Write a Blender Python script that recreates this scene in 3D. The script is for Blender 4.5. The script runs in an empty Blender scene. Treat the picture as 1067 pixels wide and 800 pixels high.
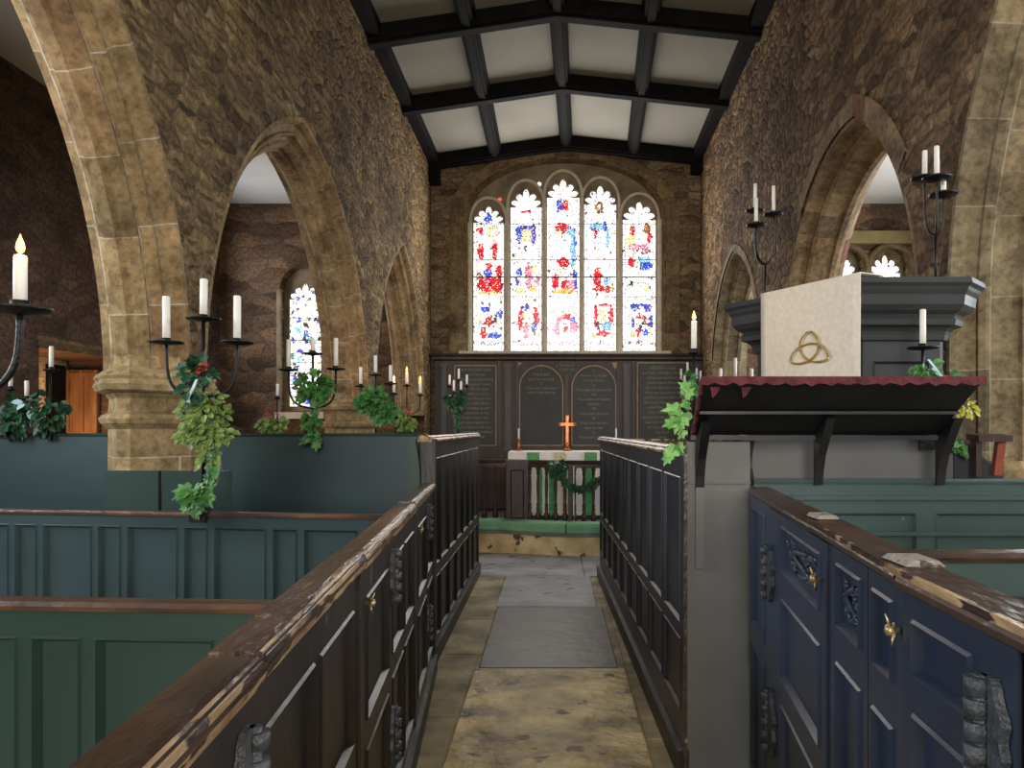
import bpy, bmesh, math, random
import numpy as np
from mathutils import Vector, Matrix
from mathutils.geometry import tessellate_polygon
random.seed(7)
PI = math.pi
scene = bpy.context.scene
COL = scene.collection

# ------------------------------------------------------------------ camera
cam_d = bpy.data.cameras.new('camera')
cam = bpy.data.objects.new('camera', cam_d); COL.objects.link(cam)
cam.location = (0, 0, 1.5); cam.rotation_euler = (PI/2, 0, 0)
cam_d.sensor_width = 36.0
F = 770.0; CX = 578.0; CY = 447.0            # focal length and vanishing point in pixels of the 1067x800 frame
cam_d.lens = 36.0*F/1067.0
cam_d.shift_x = (533.5-CX)/1067.0
cam_d.shift_y = (CY-400.0)/1067.0
cam_d.clip_start = 0.02
scene.camera = cam

# ------------------------------------------------------------------ view, world, lights
scene.view_settings.view_transform = 'Standard'
scene.view_settings.look = 'None'
scene.view_settings.exposure = 0.52
scene.view_settings.gamma = 1.0
scene.view_settings.use_curve_mapping = False
w = bpy.data.worlds.new('world'); scene.world = w; w.use_nodes = True
w.node_tree.nodes['Background'].inputs[0].default_value = (0.75, 0.85, 1.0, 1)
w.node_tree.nodes['Background'].inputs[1].default_value = 0.6

def area(name, loc, rot, sx, sy, power, col):
    l = bpy.data.lights.new(name, 'AREA'); l.shape = 'RECTANGLE'; l.size = sx; l.size_y = sy
    l.energy = power; l.color = col
    o = bpy.data.objects.new(name, l); COL.objects.link(o); o.location = loc; o.rotation_euler = rot
    return o
def lamp(name, loc, power, col, r=0.03):
    l = bpy.data.lights.new(name, 'POINT'); l.energy = power; l.color = col; l.shadow_soft_size = r
    o = bpy.data.objects.new(name, l); COL.objects.link(o); o.location = loc
    return o
# daylight entering: west window behind the camera, south and north aisle windows, east window
area('west_window_daylight', (0.1, -5.85, 3.3), (PI/2, 0, 0), 3.4, 3.6, 400, (1.0, 0.95, 0.87))
area('south_window_daylight', (5.85, 2.6, 2.9), (PI/2, 0, PI/2), 5.6, 2.0, 230, (0.92, 0.97, 1.0))
area('south_window_daylight_east', (5.85, 8.6, 2.9), (PI/2, 0, PI/2), 2.6, 2.0, 110, (0.95, 0.98, 1.0))
area('north_window_daylight', (-5.1, 1.6, 3.0), (PI/2, 0, -PI/2), 3.0, 1.6, 150, (0.86, 0.93, 1.0))
area('north_window_daylight_east', (-5.1, 10.2, 3.4), (PI/2, 0, -PI/2), 1.2, 1.4, 30, (0.9, 0.93, 1.0))
area('east_window_daylight', (0.17, 11.45, 4.1), (-PI/2, 0, 0), 2.7, 2.4, 80, (1.0, 0.97, 0.93))
lamp('porch_lamp', (-5.62, 7.75, 1.3), 34, (1.0, 0.56, 0.24), 0.06)

# ------------------------------------------------------------------ mesh helpers
class MB:
    def __init__(s): s.v = []; s.f = []; s.sm = []; s.uv = {}
    def vt(s, *p):
        s.v.append(tuple(p[0]) if len(p) == 1 else tuple(p)); return len(s.v)-1
    def face(s, idx, smooth=False, uv=None):
        s.f.append(tuple(idx)); s.sm.append(smooth)
        if uv: s.uv[len(s.f)-1] = uv
    def poly(s, pts, smooth=False, uv=None):
        s.face([s.vt(p) for p in pts], smooth, uv)
    def box(s, x0, x1, y0, y1, z0, z1):
        s.obox(Vector(((x0+x1)/2, (y0+y1)/2, (z0+z1)/2)), Vector(((x1-x0)/2, 0, 0)), Vector((0, (y1-y0)/2, 0)), Vector((0, 0, (z1-z0)/2)))
    def obox(s, c, a, b, d):
        c = Vector(c); i = []
        for k in (-1, 1):
            for j in (-1, 1):
                for h in (-1, 1): i.append(s.vt(c+a*h+b*j+d*k))
        for q in ((0,1,3,2),(4,6,7,5),(0,4,5,1),(2,3,7,6),(0,2,6,4),(1,5,7,3)): s.face([i[k] for k in q])
    def bar(s, p, q, w_, h_, up=Vector((0, 0, 1))):
        p = Vector(p); q = Vector(q); d = q-p; L = d.length; d.normalize()
        sd = d.cross(up)
        if sd.length < 1e-4: sd = Vector((1, 0, 0))
        sd.normalize(); u = sd.cross(d)
        s.obox((p+q)/2, d*L/2, sd*w_/2, u*h_/2)
    def loft(s, rings, smooth=False, cap=True, close=True):
        R = [[s.vt(p) for p in r] for r in rings]; n = len(R[0])
        for a, b in zip(R, R[1:]):
            for k in range(n if close else n-1):
                s.face((a[k], a[(k+1) % n], b[(k+1) % n], b[k]), smooth)
        if cap: s.face(R[0][::-1]); s.face(R[-1])
    def tube(s, pts, r, n=8, smooth=True):
        pts = [Vector(p) for p in pts]; rings = []
        rr = r if isinstance(r, (list, tuple)) else [r]*len(pts)
        prev = None
        for i, p in enumerate(pts):
            d = (pts[min(i+1, len(pts)-1)]-pts[max(i-1, 0)]).normalized()
            if prev is None:
                a = d.cross(Vector((0, 0, 1)))
                if a.length < .1: a = d.cross(Vector((1, 0, 0)))
            else: a = prev-d*prev.dot(d)
            a.normalize(); b = d.cross(a); prev = a
            rings.append([p+(a*math.cos(2*PI*k/n)+b*math.sin(2*PI*k/n))*rr[i] for k in range(n)])
        s.loft(rings, smooth)
    def lathe(s, x, y, prof, n=12, smooth=True):
        s.loft([[(x+r*math.cos(2*PI*k/n), y+r*math.sin(2*PI*k/n), z) for k in range(n)] for r, z in prof], smooth)
    def prism(s, poly, z0, z1):
        s.loft([[(x, y, z0) for x, y in poly], [(x, y, z1) for x, y in poly]])
    def sweep(s, path, prof, z=0.0):
        """closed profile [(n,z)] swept along a 2D/3D path with mitres"""
        P = [Vector((p[0], p[1], p[2] if len(p) > 2 else z)) for p in path]; rings = []
        for i, p in enumerate(P):
            d0 = (P[i]-P[i-1]) if i else (P[1]-P[0]); d1 = (P[i+1]-P[i]) if i+1 < len(P) else d0
            d0 = Vector((d0.x, d0.y)).normalized(); d1 = Vector((d1.x, d1.y)).normalized()
            n0 = Vector((-d0.y, d0.x)); n1 = Vector((-d1.y, d1.x)); n = (n0+n1).normalized()
            k = 1/max(.4, n.dot(n0))
            rings.append([(p.x+n.x*a*k, p.y+n.y*a*k, p.z+b) for a, b in prof])
        s.loft(rings)
    def plate(s, outer, holes, y0, y1, fx=None):
        """polygon in XZ with holes, thickness in Y"""
        loops = [outer]+holes
        flat = [p for l in loops for p in l]
        tri = tessellate_polygon([[Vector((p[0], p[1], 0)) for p in l] for l in loops])
        m = (lambda x, z, y: (x, y, z)) if fx is None else fx
        A = [s.vt(m(p[0], p[1], y0)) for p in flat]; B = [s.vt(m(p[0], p[1], y1)) for p in flat]
        for t in tri:
            s.face([A[k] for k in t]); s.face([B[k] for k in t][::-1])
        o = 0
        for l in loops:
            n = len(l)
            for k in range(n): s.face((A[o+k], A[o+(k+1) % n], B[o+(k+1) % n], B[o+k]))
            o += n
    def build(s, name, mat, parent=None, origin=None, fix=True):
        me = bpy.data.meshes.new(name)
        org = Vector(origin) if origin else Vector((0, 0, 0))
        me.from_pydata([Vector(p)-org for p in s.v], [], s.f)
        if s.uv:
            ul = me.uv_layers.new(name='UVMap')
            for pi, uv in s.uv.items():
                p = me.polygons[pi]
                for li, c in zip(p.loop_indices, uv): ul.data[li].uv = c
        for p, k in zip(me.polygons, s.sm): p.use_smooth = k
        if fix:
            bm = bmesh.new(); bm.from_mesh(me)
            bmesh.ops.remove_doubles(bm, verts=bm.verts, dist=1e-5)
            bmesh.ops.recalc_face_normals(bm, faces=bm.faces); bm.to_mesh(me); bm.free()
        me.materials.append(mat)
        o = bpy.data.objects.new(name, me); COL.objects.link(o); o.location = org
        if parent:
            o.parent = parent
            if parent.type == 'EMPTY': o.matrix_parent_inverse = Matrix.Translation(-parent.location)
            else: o.matrix_parent_inverse = Matrix.Translation(-parent.location)
        return o

def tag(o, label, cat, group=None, kind=None):
    o['label'] = label; o['category'] = cat
    if group: o['group'] = group
    if kind: o['kind'] = kind
    return o
def thing(name, label, cat, loc, group=None):
    o = bpy.data.objects.new(name, None); COL.objects.link(o); o.location = loc
    o.empty_display_size = .1
    return tag(o, label, cat, group)
def struct(name, mb, m, parent=None, label=None, fix=True):
    o = mb.build(name, m, parent, fix=fix)
    if parent is None:
        o['kind'] = 'structure'
        if label: o['label'] = label
    return o

# ------------------------------------------------------------------ materials
def new_mat(name):
    m = bpy.data.materials.new(name); m.use_nodes = True
    nt = m.node_tree; b = nt.nodes['Principled BSDF']
    return m, nt, b
def srgb(r, g, b):
    f = lambda c: (c/255/12.92) if c/255 <= .04045 else ((c/255+.055)/1.055)**2.4
    return (f(r), f(g), f(b), 1)
def N(nt, t, **k):
    n = nt.nodes.new(t)
    for a, b in k.items(): setattr(n, a, b)
    return n
def ramp(nt, stops, src):
    r = N(nt, 'ShaderNodeValToRGB'); e = r.color_ramp.elements
    e[0].position = stops[0][0]; e[0].color = stops[0][1]
    e[1].position = stops[-1][0]; e[1].color = stops[-1][1]
    for p, c in stops[1:-1]:
        x = e.new(p); x.color = c
    nt.links.new(src, r.inputs[0]); return r
def surf(name, c1, c2, scale=4, rough=.5, bump=.15, stretch=(1, 1, 1), metal=0, spec=.5, detail=6, chips=None, coat=0, bscale=None):
    m, nt, b = new_mat(name)
    g = N(nt, 'ShaderNodeNewGeometry'); mp = N(nt, 'ShaderNodeMapping'); mp.inputs['Scale'].default_value = stretch
    nt.links.new(g.outputs['Position'], mp.inputs[0])
    n = N(nt, 'ShaderNodeTexNoise'); n.inputs['Scale'].default_value = scale; n.inputs['Detail'].default_value = detail
    nt.links.new(mp.outputs[0], n.inputs['Vector'])
    r = ramp(nt, [(.32, c1), (.68, c2)], n.outputs[0]); col = r.outputs[0]
    if chips:
        n2 = N(nt, 'ShaderNodeTexNoise'); n2.inputs['Scale'].default_value = chips[1]; n2.inputs['Detail'].default_value = 8
        nt.links.new(mp.outputs[0], n2.inputs['Vector'])
        r2 = ramp(nt, [(chips[2], (0, 0, 0, 1)), (chips[2]+.03, (1, 1, 1, 1))], n2.outputs[0])
        mx = N(nt, 'ShaderNodeMixRGB'); nt.links.new(r2.outputs[0], mx.inputs[0]); nt.links.new(col, mx.inputs[1]); mx.inputs[2].default_value = chips[0]
        col = mx.outputs[0]
    nt.links.new(col, b.inputs['Base Color'])
    b.inputs['Roughness'].default_value = rough; b.inputs['Metallic'].default_value = metal
    b.inputs['Specular IOR Level'].default_value = spec; b.inputs['Coat Weight'].default_value = coat
    nb = N(nt, 'ShaderNodeTexNoise'); nb.inputs['Scale'].default_value = bscale or scale*4; nb.inputs['Detail'].default_value = 6
    nt.links.new(mp.outputs[0], nb.inputs['Vector'])
    bp = N(nt, 'ShaderNodeBump'); bp.inputs['Strength'].default_value = bump; bp.inputs['Distance'].default_value = .02
    nt.links.new(nb.outputs[0], bp.inputs['Height']); nt.links.new(bp.outputs[0], b.inputs['Normal'])
    return m
def emit(name, col, s):
    m, nt, b = new_mat(name)
    b.inputs['Base Color'].default_value = col
    b.inputs['Emission Color'].default_value = col; b.inputs['Emission Strength'].default_value = s
    return m
def rubble(name, axis, stops, sx=3.0, sz=7.0, mortar=(.2, .17, .13, 1), mort_w=.05, bump=.7, tint=None):
    """rough walling stones; axis picks the wall's horizontal direction"""
    m, nt, b = new_mat(name)
    g = N(nt, 'ShaderNodeNewGeometry'); sp = N(nt, 'ShaderNodeSeparateXYZ'); nt.links.new(g.outputs['Position'], sp.inputs[0])
    cb = N(nt, 'ShaderNodeCombineXYZ'); nt.links.new(sp.outputs[axis], cb.inputs[0]); nt.links.new(sp.outputs[2], cb.inputs[1])
    ns = N(nt, 'ShaderNodeTexNoise'); ns.inputs['Scale'].default_value = 7; ns.inputs['Detail'].default_value = 6
    nt.links.new(cb.outputs[0], ns.inputs['Vector'])
    ad = N(nt, 'ShaderNodeMixRGB'); ad.blend_type = 'ADD'; ad.inputs[0].default_value = .11
    nt.links.new(cb.outputs[0], ad.inputs[1]); nt.links.new(ns.outputs['Color'], ad.inputs[2])
    mp = N(nt, 'ShaderNodeMapping'); mp.inputs['Scale'].default_value = (sx, sz, 1); nt.links.new(ad.outputs[0], mp.inputs[0])
    v = N(nt, 'ShaderNodeTexVoronoi', voronoi_dimensions='2D'); v.inputs['Scale'].default_value = 1; v.inputs['Randomness'].default_value = 1
    v2 = N(nt, 'ShaderNodeTexVoronoi', voronoi_dimensions='2D', feature='DISTANCE_TO_EDGE'); v2.inputs['Scale'].default_value = 1; v2.inputs['Randomness'].default_value = 1
    nt.links.new(mp.outputs[0], v.inputs['Vector']); nt.links.new(mp.outputs[0], v2.inputs['Vector'])
    sc = N(nt, 'ShaderNodeSeparateColor'); nt.links.new(v.outputs['Color'], sc.inputs[0])
    r = ramp(nt, stops, sc.outputs[0])
    # large blotches of weathering
    nl = N(nt, 'ShaderNodeTexNoise'); nl.inputs['Scale'].default_value = .8; nl.inputs['Detail'].default_value = 8; nl.inputs['Roughness'].default_value = .65
    nt.links.new(cb.outputs[0], nl.inputs['Vector'])
    rl = ramp(nt, [(.36, (.42, .38, .36, 1)), (.5, (.9, .86, .8, 1)), (.64, (1.25, 1.16, 1.0, 1))], nl.outputs[0])
    mu = N(nt, 'ShaderNodeMixRGB'); mu.blend_type = 'MULTIPLY'; mu.inputs[0].default_value = .85
    nt.links.new(r.outputs[0], mu.inputs[1]); nt.links.new(rl.outputs[0], mu.inputs[2])
    nf = N(nt, 'ShaderNodeTexNoise'); nf.inputs['Scale'].default_value = 22; nf.inputs['Detail'].default_value = 8; nf.inputs['Roughness'].default_value = .7
    nt.links.new(cb.outputs[0], nf.inputs['Vector'])
    rf = ramp(nt, [(.36, (.38, .36, .34, 1)), (.5, (.95, .93, .9, 1)), (.64, (1.6, 1.52, 1.4, 1))], nf.outputs[0])
    mu2 = N(nt, 'ShaderNodeMixRGB'); mu2.blend_type = 'MULTIPLY'; mu2.inputs[0].default_value = .8
    nt.links.new(mu.outputs[0], mu2.inputs[1]); nt.links.new(rf.outputs[0], mu2.inputs[2])
    em = ramp(nt, [(0, (1, 1, 1, 1)), (mort_w, (0, 0, 0, 1))], v2.outputs['Distance'])
    mx = N(nt, 'ShaderNodeMixRGB'); nt.links.new(em.outputs[0], mx.inputs[0]); nt.links.new(mu2.outputs[0], mx.inputs[1]); mx.inputs[2].default_value = mortar
    nt.links.new(mx.outputs[0], b.inputs['Base Color'])
    b.inputs['Roughness'].default_value = .92; b.inputs['Specular IOR Level'].default_value = .2
    hr = ramp(nt, [(0, (0, 0, 0, 1)), (.25, (.8, .8, .8, 1))], v2.outputs['Distance'])
    hh = N(nt, 'ShaderNodeMath', operation='MULTIPLY_ADD'); nt.links.new(nf.outputs[0], hh.inputs[0]); hh.inputs[1].default_value = .8; nt.links.new(hr.outputs[0], hh.inputs[2])
    bp = N(nt, 'ShaderNodeBump'); bp.inputs['Strength'].default_value = bump; bp.inputs['Distance'].default_value = .05
    nt.links.new(hh.outputs[0], bp.inputs['Height']); nt.links.new(bp.outputs[0], b.inputs['Normal'])
    return m
def ashlar(name, stops, joint, bw=.36, rh=.17, use_uv=True, axis=0):
    m, nt, b = new_mat(name)
    g = N(nt, 'ShaderNodeNewGeometry')
    if use_uv:
        tc = N(nt, 'ShaderNodeTexCoord'); vec = tc.outputs['UV']
    else:
        sp = N(nt, 'ShaderNodeSeparateXYZ'); nt.links.new(g.outputs['Position'], sp.inputs[0])
        cb = N(nt, 'ShaderNodeCombineXYZ'); nt.links.new(sp.outputs[axis], cb.inputs[0]); nt.links.new(sp.outputs[2], cb.inputs[1]); vec = cb.outputs[0]
    ns = N(nt, 'ShaderNodeTexNoise'); ns.inputs['Scale'].default_value = 6
    nt.links.new(vec, ns.inputs['Vector'])
    ad = N(nt, 'ShaderNodeMixRGB'); ad.blend_type = 'ADD'; ad.inputs[0].default_value = .012
    nt.links.new(vec, ad.inputs[1]); nt.links.new(ns.outputs['Color'], ad.inputs[2])
    br = N(nt, 'ShaderNodeTexBrick'); br.inputs['Scale'].default_value = 1; br.inputs['Brick Width'].default_value = bw; br.inputs['Row Height'].default_value = rh
    br.inputs['Mortar Size'].default_value = .004; br.offset = .5 if not use_uv else .12; br.inputs['Color1'].default_value = (0, 0, 0, 1); br.inputs['Color2'].default_value = (1, 1, 1, 1); br.inputs['Mortar'].default_value = (.5, .5, .5, 1)
    nt.links.new(ad.outputs[0], br.inputs['Vector'])
    r = ramp(nt, stops, br.outputs['Color'])
    nf = N(nt, 'ShaderNodeTexNoise'); nf.inputs['Scale'].default_value = 5; nf.inputs['Detail'].default_value = 11; nf.inputs['Roughness'].default_value = .68
    nt.links.new(g.outputs['Position'], nf.inputs['Vector'])
    rf = ramp(nt, [(.34, (.42, .38, .35, 1)), (.5, (1, .98, .95, 1)), (.66, (1.5, 1.48, 1.42, 1))], nf.outputs[0])
    mu = N(nt, 'ShaderNodeMixRGB'); mu.blend_type = 'MULTIPLY'; mu.inputs[0].default_value = .85
    nt.links.new(r.outputs[0], mu.inputs[1]); nt.links.new(rf.outputs[0], mu.inputs[2])
    ng = N(nt, 'ShaderNodeTexNoise'); ng.inputs['Scale'].default_value = 26; ng.inputs['Detail'].default_value = 8; ng.inputs['Roughness'].default_value = .72
    nt.links.new(g.outputs['Position'], ng.inputs['Vector']); rg = ramp(nt, [(.36, (.5, .48, .46, 1)), (.5, (1, 1, 1, 1)), (.66, (1.35, 1.33, 1.3, 1))], ng.outputs[0])
    mg = N(nt, 'ShaderNodeMixRGB'); mg.blend_type = 'MULTIPLY'; mg.inputs[0].default_value = .8; nt.links.new(mu.outputs[0], mg.inputs[1]); nt.links.new(rg.outputs[0], mg.inputs[2]); mu = mg
    mx = N(nt, 'ShaderNodeMixRGB'); jn = N(nt, 'ShaderNodeMath', operation='MULTIPLY'); jr = ramp(nt, [(.42, (.12, .12, .12, 1)), (.60, (1, 1, 1, 1))], nf.outputs[0]); nt.links.new(br.outputs['Fac'], jn.inputs[0]); nt.links.new(jr.outputs[0], jn.inputs[1]); nt.links.new(jn.outputs[0], mx.inputs[0]); nt.links.new(mu.outputs[0], mx.inputs[1]); mx.inputs[2].default_value = joint
    nt.links.new(mx.outputs[0], b.inputs['Base Color'])
    b.inputs['Roughness'].default_value = .9; b.inputs['Specular IOR Level'].default_value = .2
    bp = N(nt, 'ShaderNodeBump'); bp.inputs['Strength'].default_value = .5; bp.inputs['Distance'].default_value = .02
    nt.links.new(nf.outputs[0], bp.inputs['Height']); nt.links.new(bp.outputs[0], b.inputs['Normal'])
    return m

S = srgb
BR = [(0, S(96, 80, 60)), (.3, S(138, 118, 88)), (.55, S(164, 142, 106)), (.8, S(122, 98, 74)), (1, S(180, 158, 120))]
M = dict(
    wall_side=rubble('side_wall_stone', 1, BR, 6.5, 14, S(140, 124, 96), .05, 1.0),
    wall_side_r=rubble('south_wall_stone', 1, [(0, S(92, 74, 58)), (.35, S(134, 110, 86)), (.6, S(160, 136, 106)), (.8, S(116, 92, 72)), (1, S(172, 150, 120))], 6.0, 12, S(104, 90, 72), .05, 1.0),
    wall_east=rubble('east_wall_stone', 0, [(0, S(98, 86, 70)), (.4, S(134, 118, 96)), (.7, S(152, 136, 110)), (1, S(136, 104, 84))], 4.2, 9.5, S(96, 86, 72), .045, .8),
    wall_aisle=rubble('aisle_wall_stone', 1, [(0, S(92, 76, 72)), (.5, S(108, 90, 84)), (1, S(120, 102, 92))], 3.6, 7.2, S(76, 64, 58), .05, .4),
    wall_aisle_e=rubble('aisle_east_stone', 0, [(0, S(84, 68, 56)), (.5, S(118, 96, 78)), (1, S(136, 112, 90))], 2.2, 5.2, S(84, 72, 62), .05, .5),
    arch=ashlar('arch_stone', [(0, S(122, 104, 76)), (.5, S(150, 128, 94)), (1, S(134, 108, 80))], S(186, 178, 160), .42, .26),
    arch_r=ashlar('arch_red_stone', [(0, S(112, 94, 76)), (.6, S(142, 120, 92)), (1, S(112, 72, 60))], S(150, 136, 118), .24, .5),
    arch_g=ashlar('arch_grey_stone', [(0, S(104, 94, 78)), (.5, S(138, 124, 98)), (1, S(122, 106, 84))], S(168, 160, 142), .42, .24),
    pier=ashlar('pier_stone', [(0, S(136, 118, 86)), (1, S(168, 148, 112))], S(190, 182, 165), .5, .34, False, 0),
    tracery=surf('tracery_stone', S(196, 184, 162), S(222, 212, 192), 9, .85, .3),  # paler than the spandrels: glow beside the glass put into the stone colour
    spandrel=surf('spandrel_stone', S(112, 98, 78), S(150, 134, 108), 5, .9, .5),
    jamb=ashlar('jamb_stone', [(0, S(104, 88, 66)), (1, S(134, 114, 86))], S(90, 78, 60), .4, .3, False, 0),
    plaster=surf('ceiling_plaster', S(134, 131, 120), S(148, 145, 134), 1.2, .9, .05),
    plaster_aisle=surf('aisle_plaster', S(205, 203, 196), S(222, 220, 214), 1.0, .9, .03),
    beam=surf('black_beam', S(9, 8, 8), S(20, 18, 17), 6, .85, .2, (1, .3, 1), spec=.15),
    green=surf('green_paint', S(34, 54, 50), S(48, 70, 64), 1.3, .38, .12, (1, 1, .4), chips=(S(84, 92, 84), 11, .70)),
    green_smooth=surf('blue_green_paint', S(44, 60, 64), S(60, 78, 82), 1.2, .34, .1, (.3, 1, 1.4)),
    black_paint=surf('black_brown_paint', S(26, 23, 22), S(50, 42, 37), 3, .42, .3, (1, .5, .3), chips=(S(90, 80, 66), 14, .71)),
    slate=surf('dark_slate_paint', S(40, 40, 46), S(56, 56, 64), 2.2, .42, .15, (1, .6, .3), chips=(S(95, 90, 84), 16, .72)),
    grey=surf('grey_paint', S(88, 88, 87), S(108, 107, 105), 1.5, .5, .08, chips=(S(120, 118, 112), 14, .74)),
    blue=surf('navy_paint', S(38, 48, 66), S(50, 62, 82), 2.2, .36, .14, (1, .6, .4), chips=(S(96, 102, 108), 15, .72)),
    teal=surf('teal_paint', S(54, 72, 70), S(72, 92, 92), 1.6, .42, .1, chips=(S(110, 124, 116), 13, .72)),
    cap=surf('worn_cap_wood', S(44, 32, 27), S(84, 60, 46), 9, .24, .35, (1, .25, 1), chips=(S(128, 104, 82), 20, .66)),
    nosing=surf('worn_edge_wood', S(120, 88, 60), S(196, 166, 124), 16, .4, .5, (1, .3, 1), chips=(S(54, 36, 28), 22, .53)),
    cap_blue=surf('dark_cap_wood', S(40, 32, 30), S(84, 62, 48), 8, .34, .3, (1, .4, 1), chips=(S(150, 138, 122), 12, .68)),
    pulpit=surf('pulpit_paint', S(44, 46, 48), S(58, 61, 63), 2, .42, .08),
    wood=surf('dark_oak', S(40, 27, 22), S(66, 44, 36), 8, .45, .25, (1, 1, .2)),
    redwood=surf('reredos_wood', S(44, 28, 27), S(66, 42, 40), 5, .5, .2, (1, 1, .3)),
    orange_wood=surf('orange_wood', S(130, 70, 40), S(158, 90, 54), 12, .45, .2, (1, 1, .2)),
    board=surf('text_board_black', S(42, 42, 42), S(56, 55, 52), 3, .55, .06),
    pilaster=surf('pilaster_grey', S(66, 62, 56), S(82, 78, 70), 4, .5, .05),
    gold=surf('old_gold', S(118, 100, 70), S(146, 122, 84), 10, .45, .1, metal=.3),
    letter=surf('gilt_letters', S(116, 106, 84), S(136, 124, 98), 10, .5, 0),
    goldthread=surf('gold_thread', S(150, 118, 48), S(208, 174, 92), 60, .4, .5, metal=.4),
    linen=surf('ivory_linen', S(206, 198, 180), S(220, 212, 196), 40, .85, .15, bscale=180),
    white_cloth=surf('white_cloth', S(226, 222, 214), S(240, 236, 230), 6, .8, .1),
    green_cloth=surf('green_brocade', S(70, 140, 84), S(96, 168, 104), 24, .7, .1),
    gold_cloth=surf('gold_brocade', S(190, 170, 116), S(226, 216, 182), 30, .7, .1),
    kneeler=surf('green_kneeler', S(104, 158, 122), S(124, 176, 140), 7, .75, .1),
    crimson=surf('crimson_velvet', S(74, 24, 32), S(112, 44, 52), 20, .8, .3),
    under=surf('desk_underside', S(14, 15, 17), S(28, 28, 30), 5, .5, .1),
    iron=surf('black_iron', S(14, 14, 15), S(28, 28, 28), 30, .42, .2, metal=.5),
    copper=surf('copper', S(170, 88, 50), S(204, 122, 76), 20, .3, .05, metal=.75),
    brass=surf('worn_brass', S(150, 128, 82), S(206, 190, 146), 30, .35, .2, metal=.7),
    berry=surf('red_berries', S(180, 30, 20), S(220, 60, 40), 30, .3, 0),
    redpaint=surf('rose_leaves', S(140, 40, 54), S(172, 66, 80), 30, .5, 0),
    wax=surf('candle_wax', S(226, 222, 212), S(240, 237, 228), 10, .45, .04),
    step=surf('step_stone', S(184, 162, 112), S(230, 214, 172), 5, .85, .8, chips=(S(96, 80, 60), 6, .57)),
    sanct=surf('sanctuary_floor', S(96, 94, 90), S(124, 122, 116), 3, .6, .2),
    floor_edge=surf('edge_flags', S(100, 88, 58), S(196, 178, 130), 3.4, .7, .5),
    ribbon=surf('blue_ribbon', S(150, 200, 205), S(190, 225, 225), 8, .35, 0),
    sprig=surf('yellow_sprig', S(170, 170, 50), S(205, 200, 90), 30, .6, 0),
    flame=emit('flame', (1.0, .36, .07, 1), 7.0),
)
M['wax'].node_tree.nodes['Principled BSDF'].inputs['Subsurface Weight'].default_value = .0
def leafmat(name, a, b_):
    return surf(name, a, b_, 28, .42, .2, detail=3)
M['porch_wood'] = surf('porch_door_wood', S(96, 66, 44), S(140, 100, 66), 8, .5, .3, (1, 1, .2))
M['ivy'] = leafmat('ivy_green', S(34, 84, 44), S(92, 148, 72))
M['ivy_bright'] = leafmat('bright_ivy_green', S(84, 150, 66), S(150, 206, 118))
M['ivy_dark'] = leafmat('dark_holly_green', S(14, 48, 32), S(48, 96, 60))
M['posy'] = leafmat('posy_green', S(76, 104, 44), S(140, 164, 84))
M['stemwood'] = surf('ivy_stem', S(96, 84, 50), S(130, 116, 72), 30, .7, .1)
def slabmat(name, a, b_, c_, sc, strength):
    m = surf(name, a, b_, sc, .5, strength, (1, 1.25, 1), detail=10, spec=.4, chips=(c_, 5, .62), bscale=sc*3)
    return m
M['slab_gold'] = slabmat('golden_slab', S(116, 94, 54), S(248, 222, 154), S(112, 94, 60), 2.6, 2.2)  # wide pale contrast puts carved highlights and aisle light into the stone colour
M['slab_brown'] = slabmat('brown_slab', S(70, 62, 50), S(102, 91, 74), S(92, 82, 70), 3.5, .4)
M['slab_grey'] = slabmat('grey_slab', S(118, 117, 120), S(172, 170, 172), S(90, 84, 78), 2.5, .5)

# colour-attribute glass, backlit by daylight
def glass_mat(name, strength):
    m, nt, b = new_mat(name)
    a = N(nt, 'ShaderNodeVertexColor', layer_name='glass')
    nt.links.new(a.outputs[0], b.inputs['Emission Color']); b.inputs['Emission Strength'].default_value = strength
    nt.links.new(a.outputs[0], b.inputs['Base Color']); b.inputs['Roughness'].default_value = .2
    return m
M['glass'] = glass_mat('stained_glass', 1.05)

# ------------------------------------------------------------------ shell geometry (nave a little askew, as the old church is)
YE = 11.5
XL = lambda y: -1.985+.005*y
XR = lambda y: 2.27-.03*(YE-y)
XRIDGE = lambda y: .18-.04*(YE-y)
PL = lambda y: -.92
PR = lambda y: 1.22-.057*(YE-y)
Y0 = -6.0
ZEL, ZER, ZRI = 5.56, 5.64, 5.86

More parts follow.
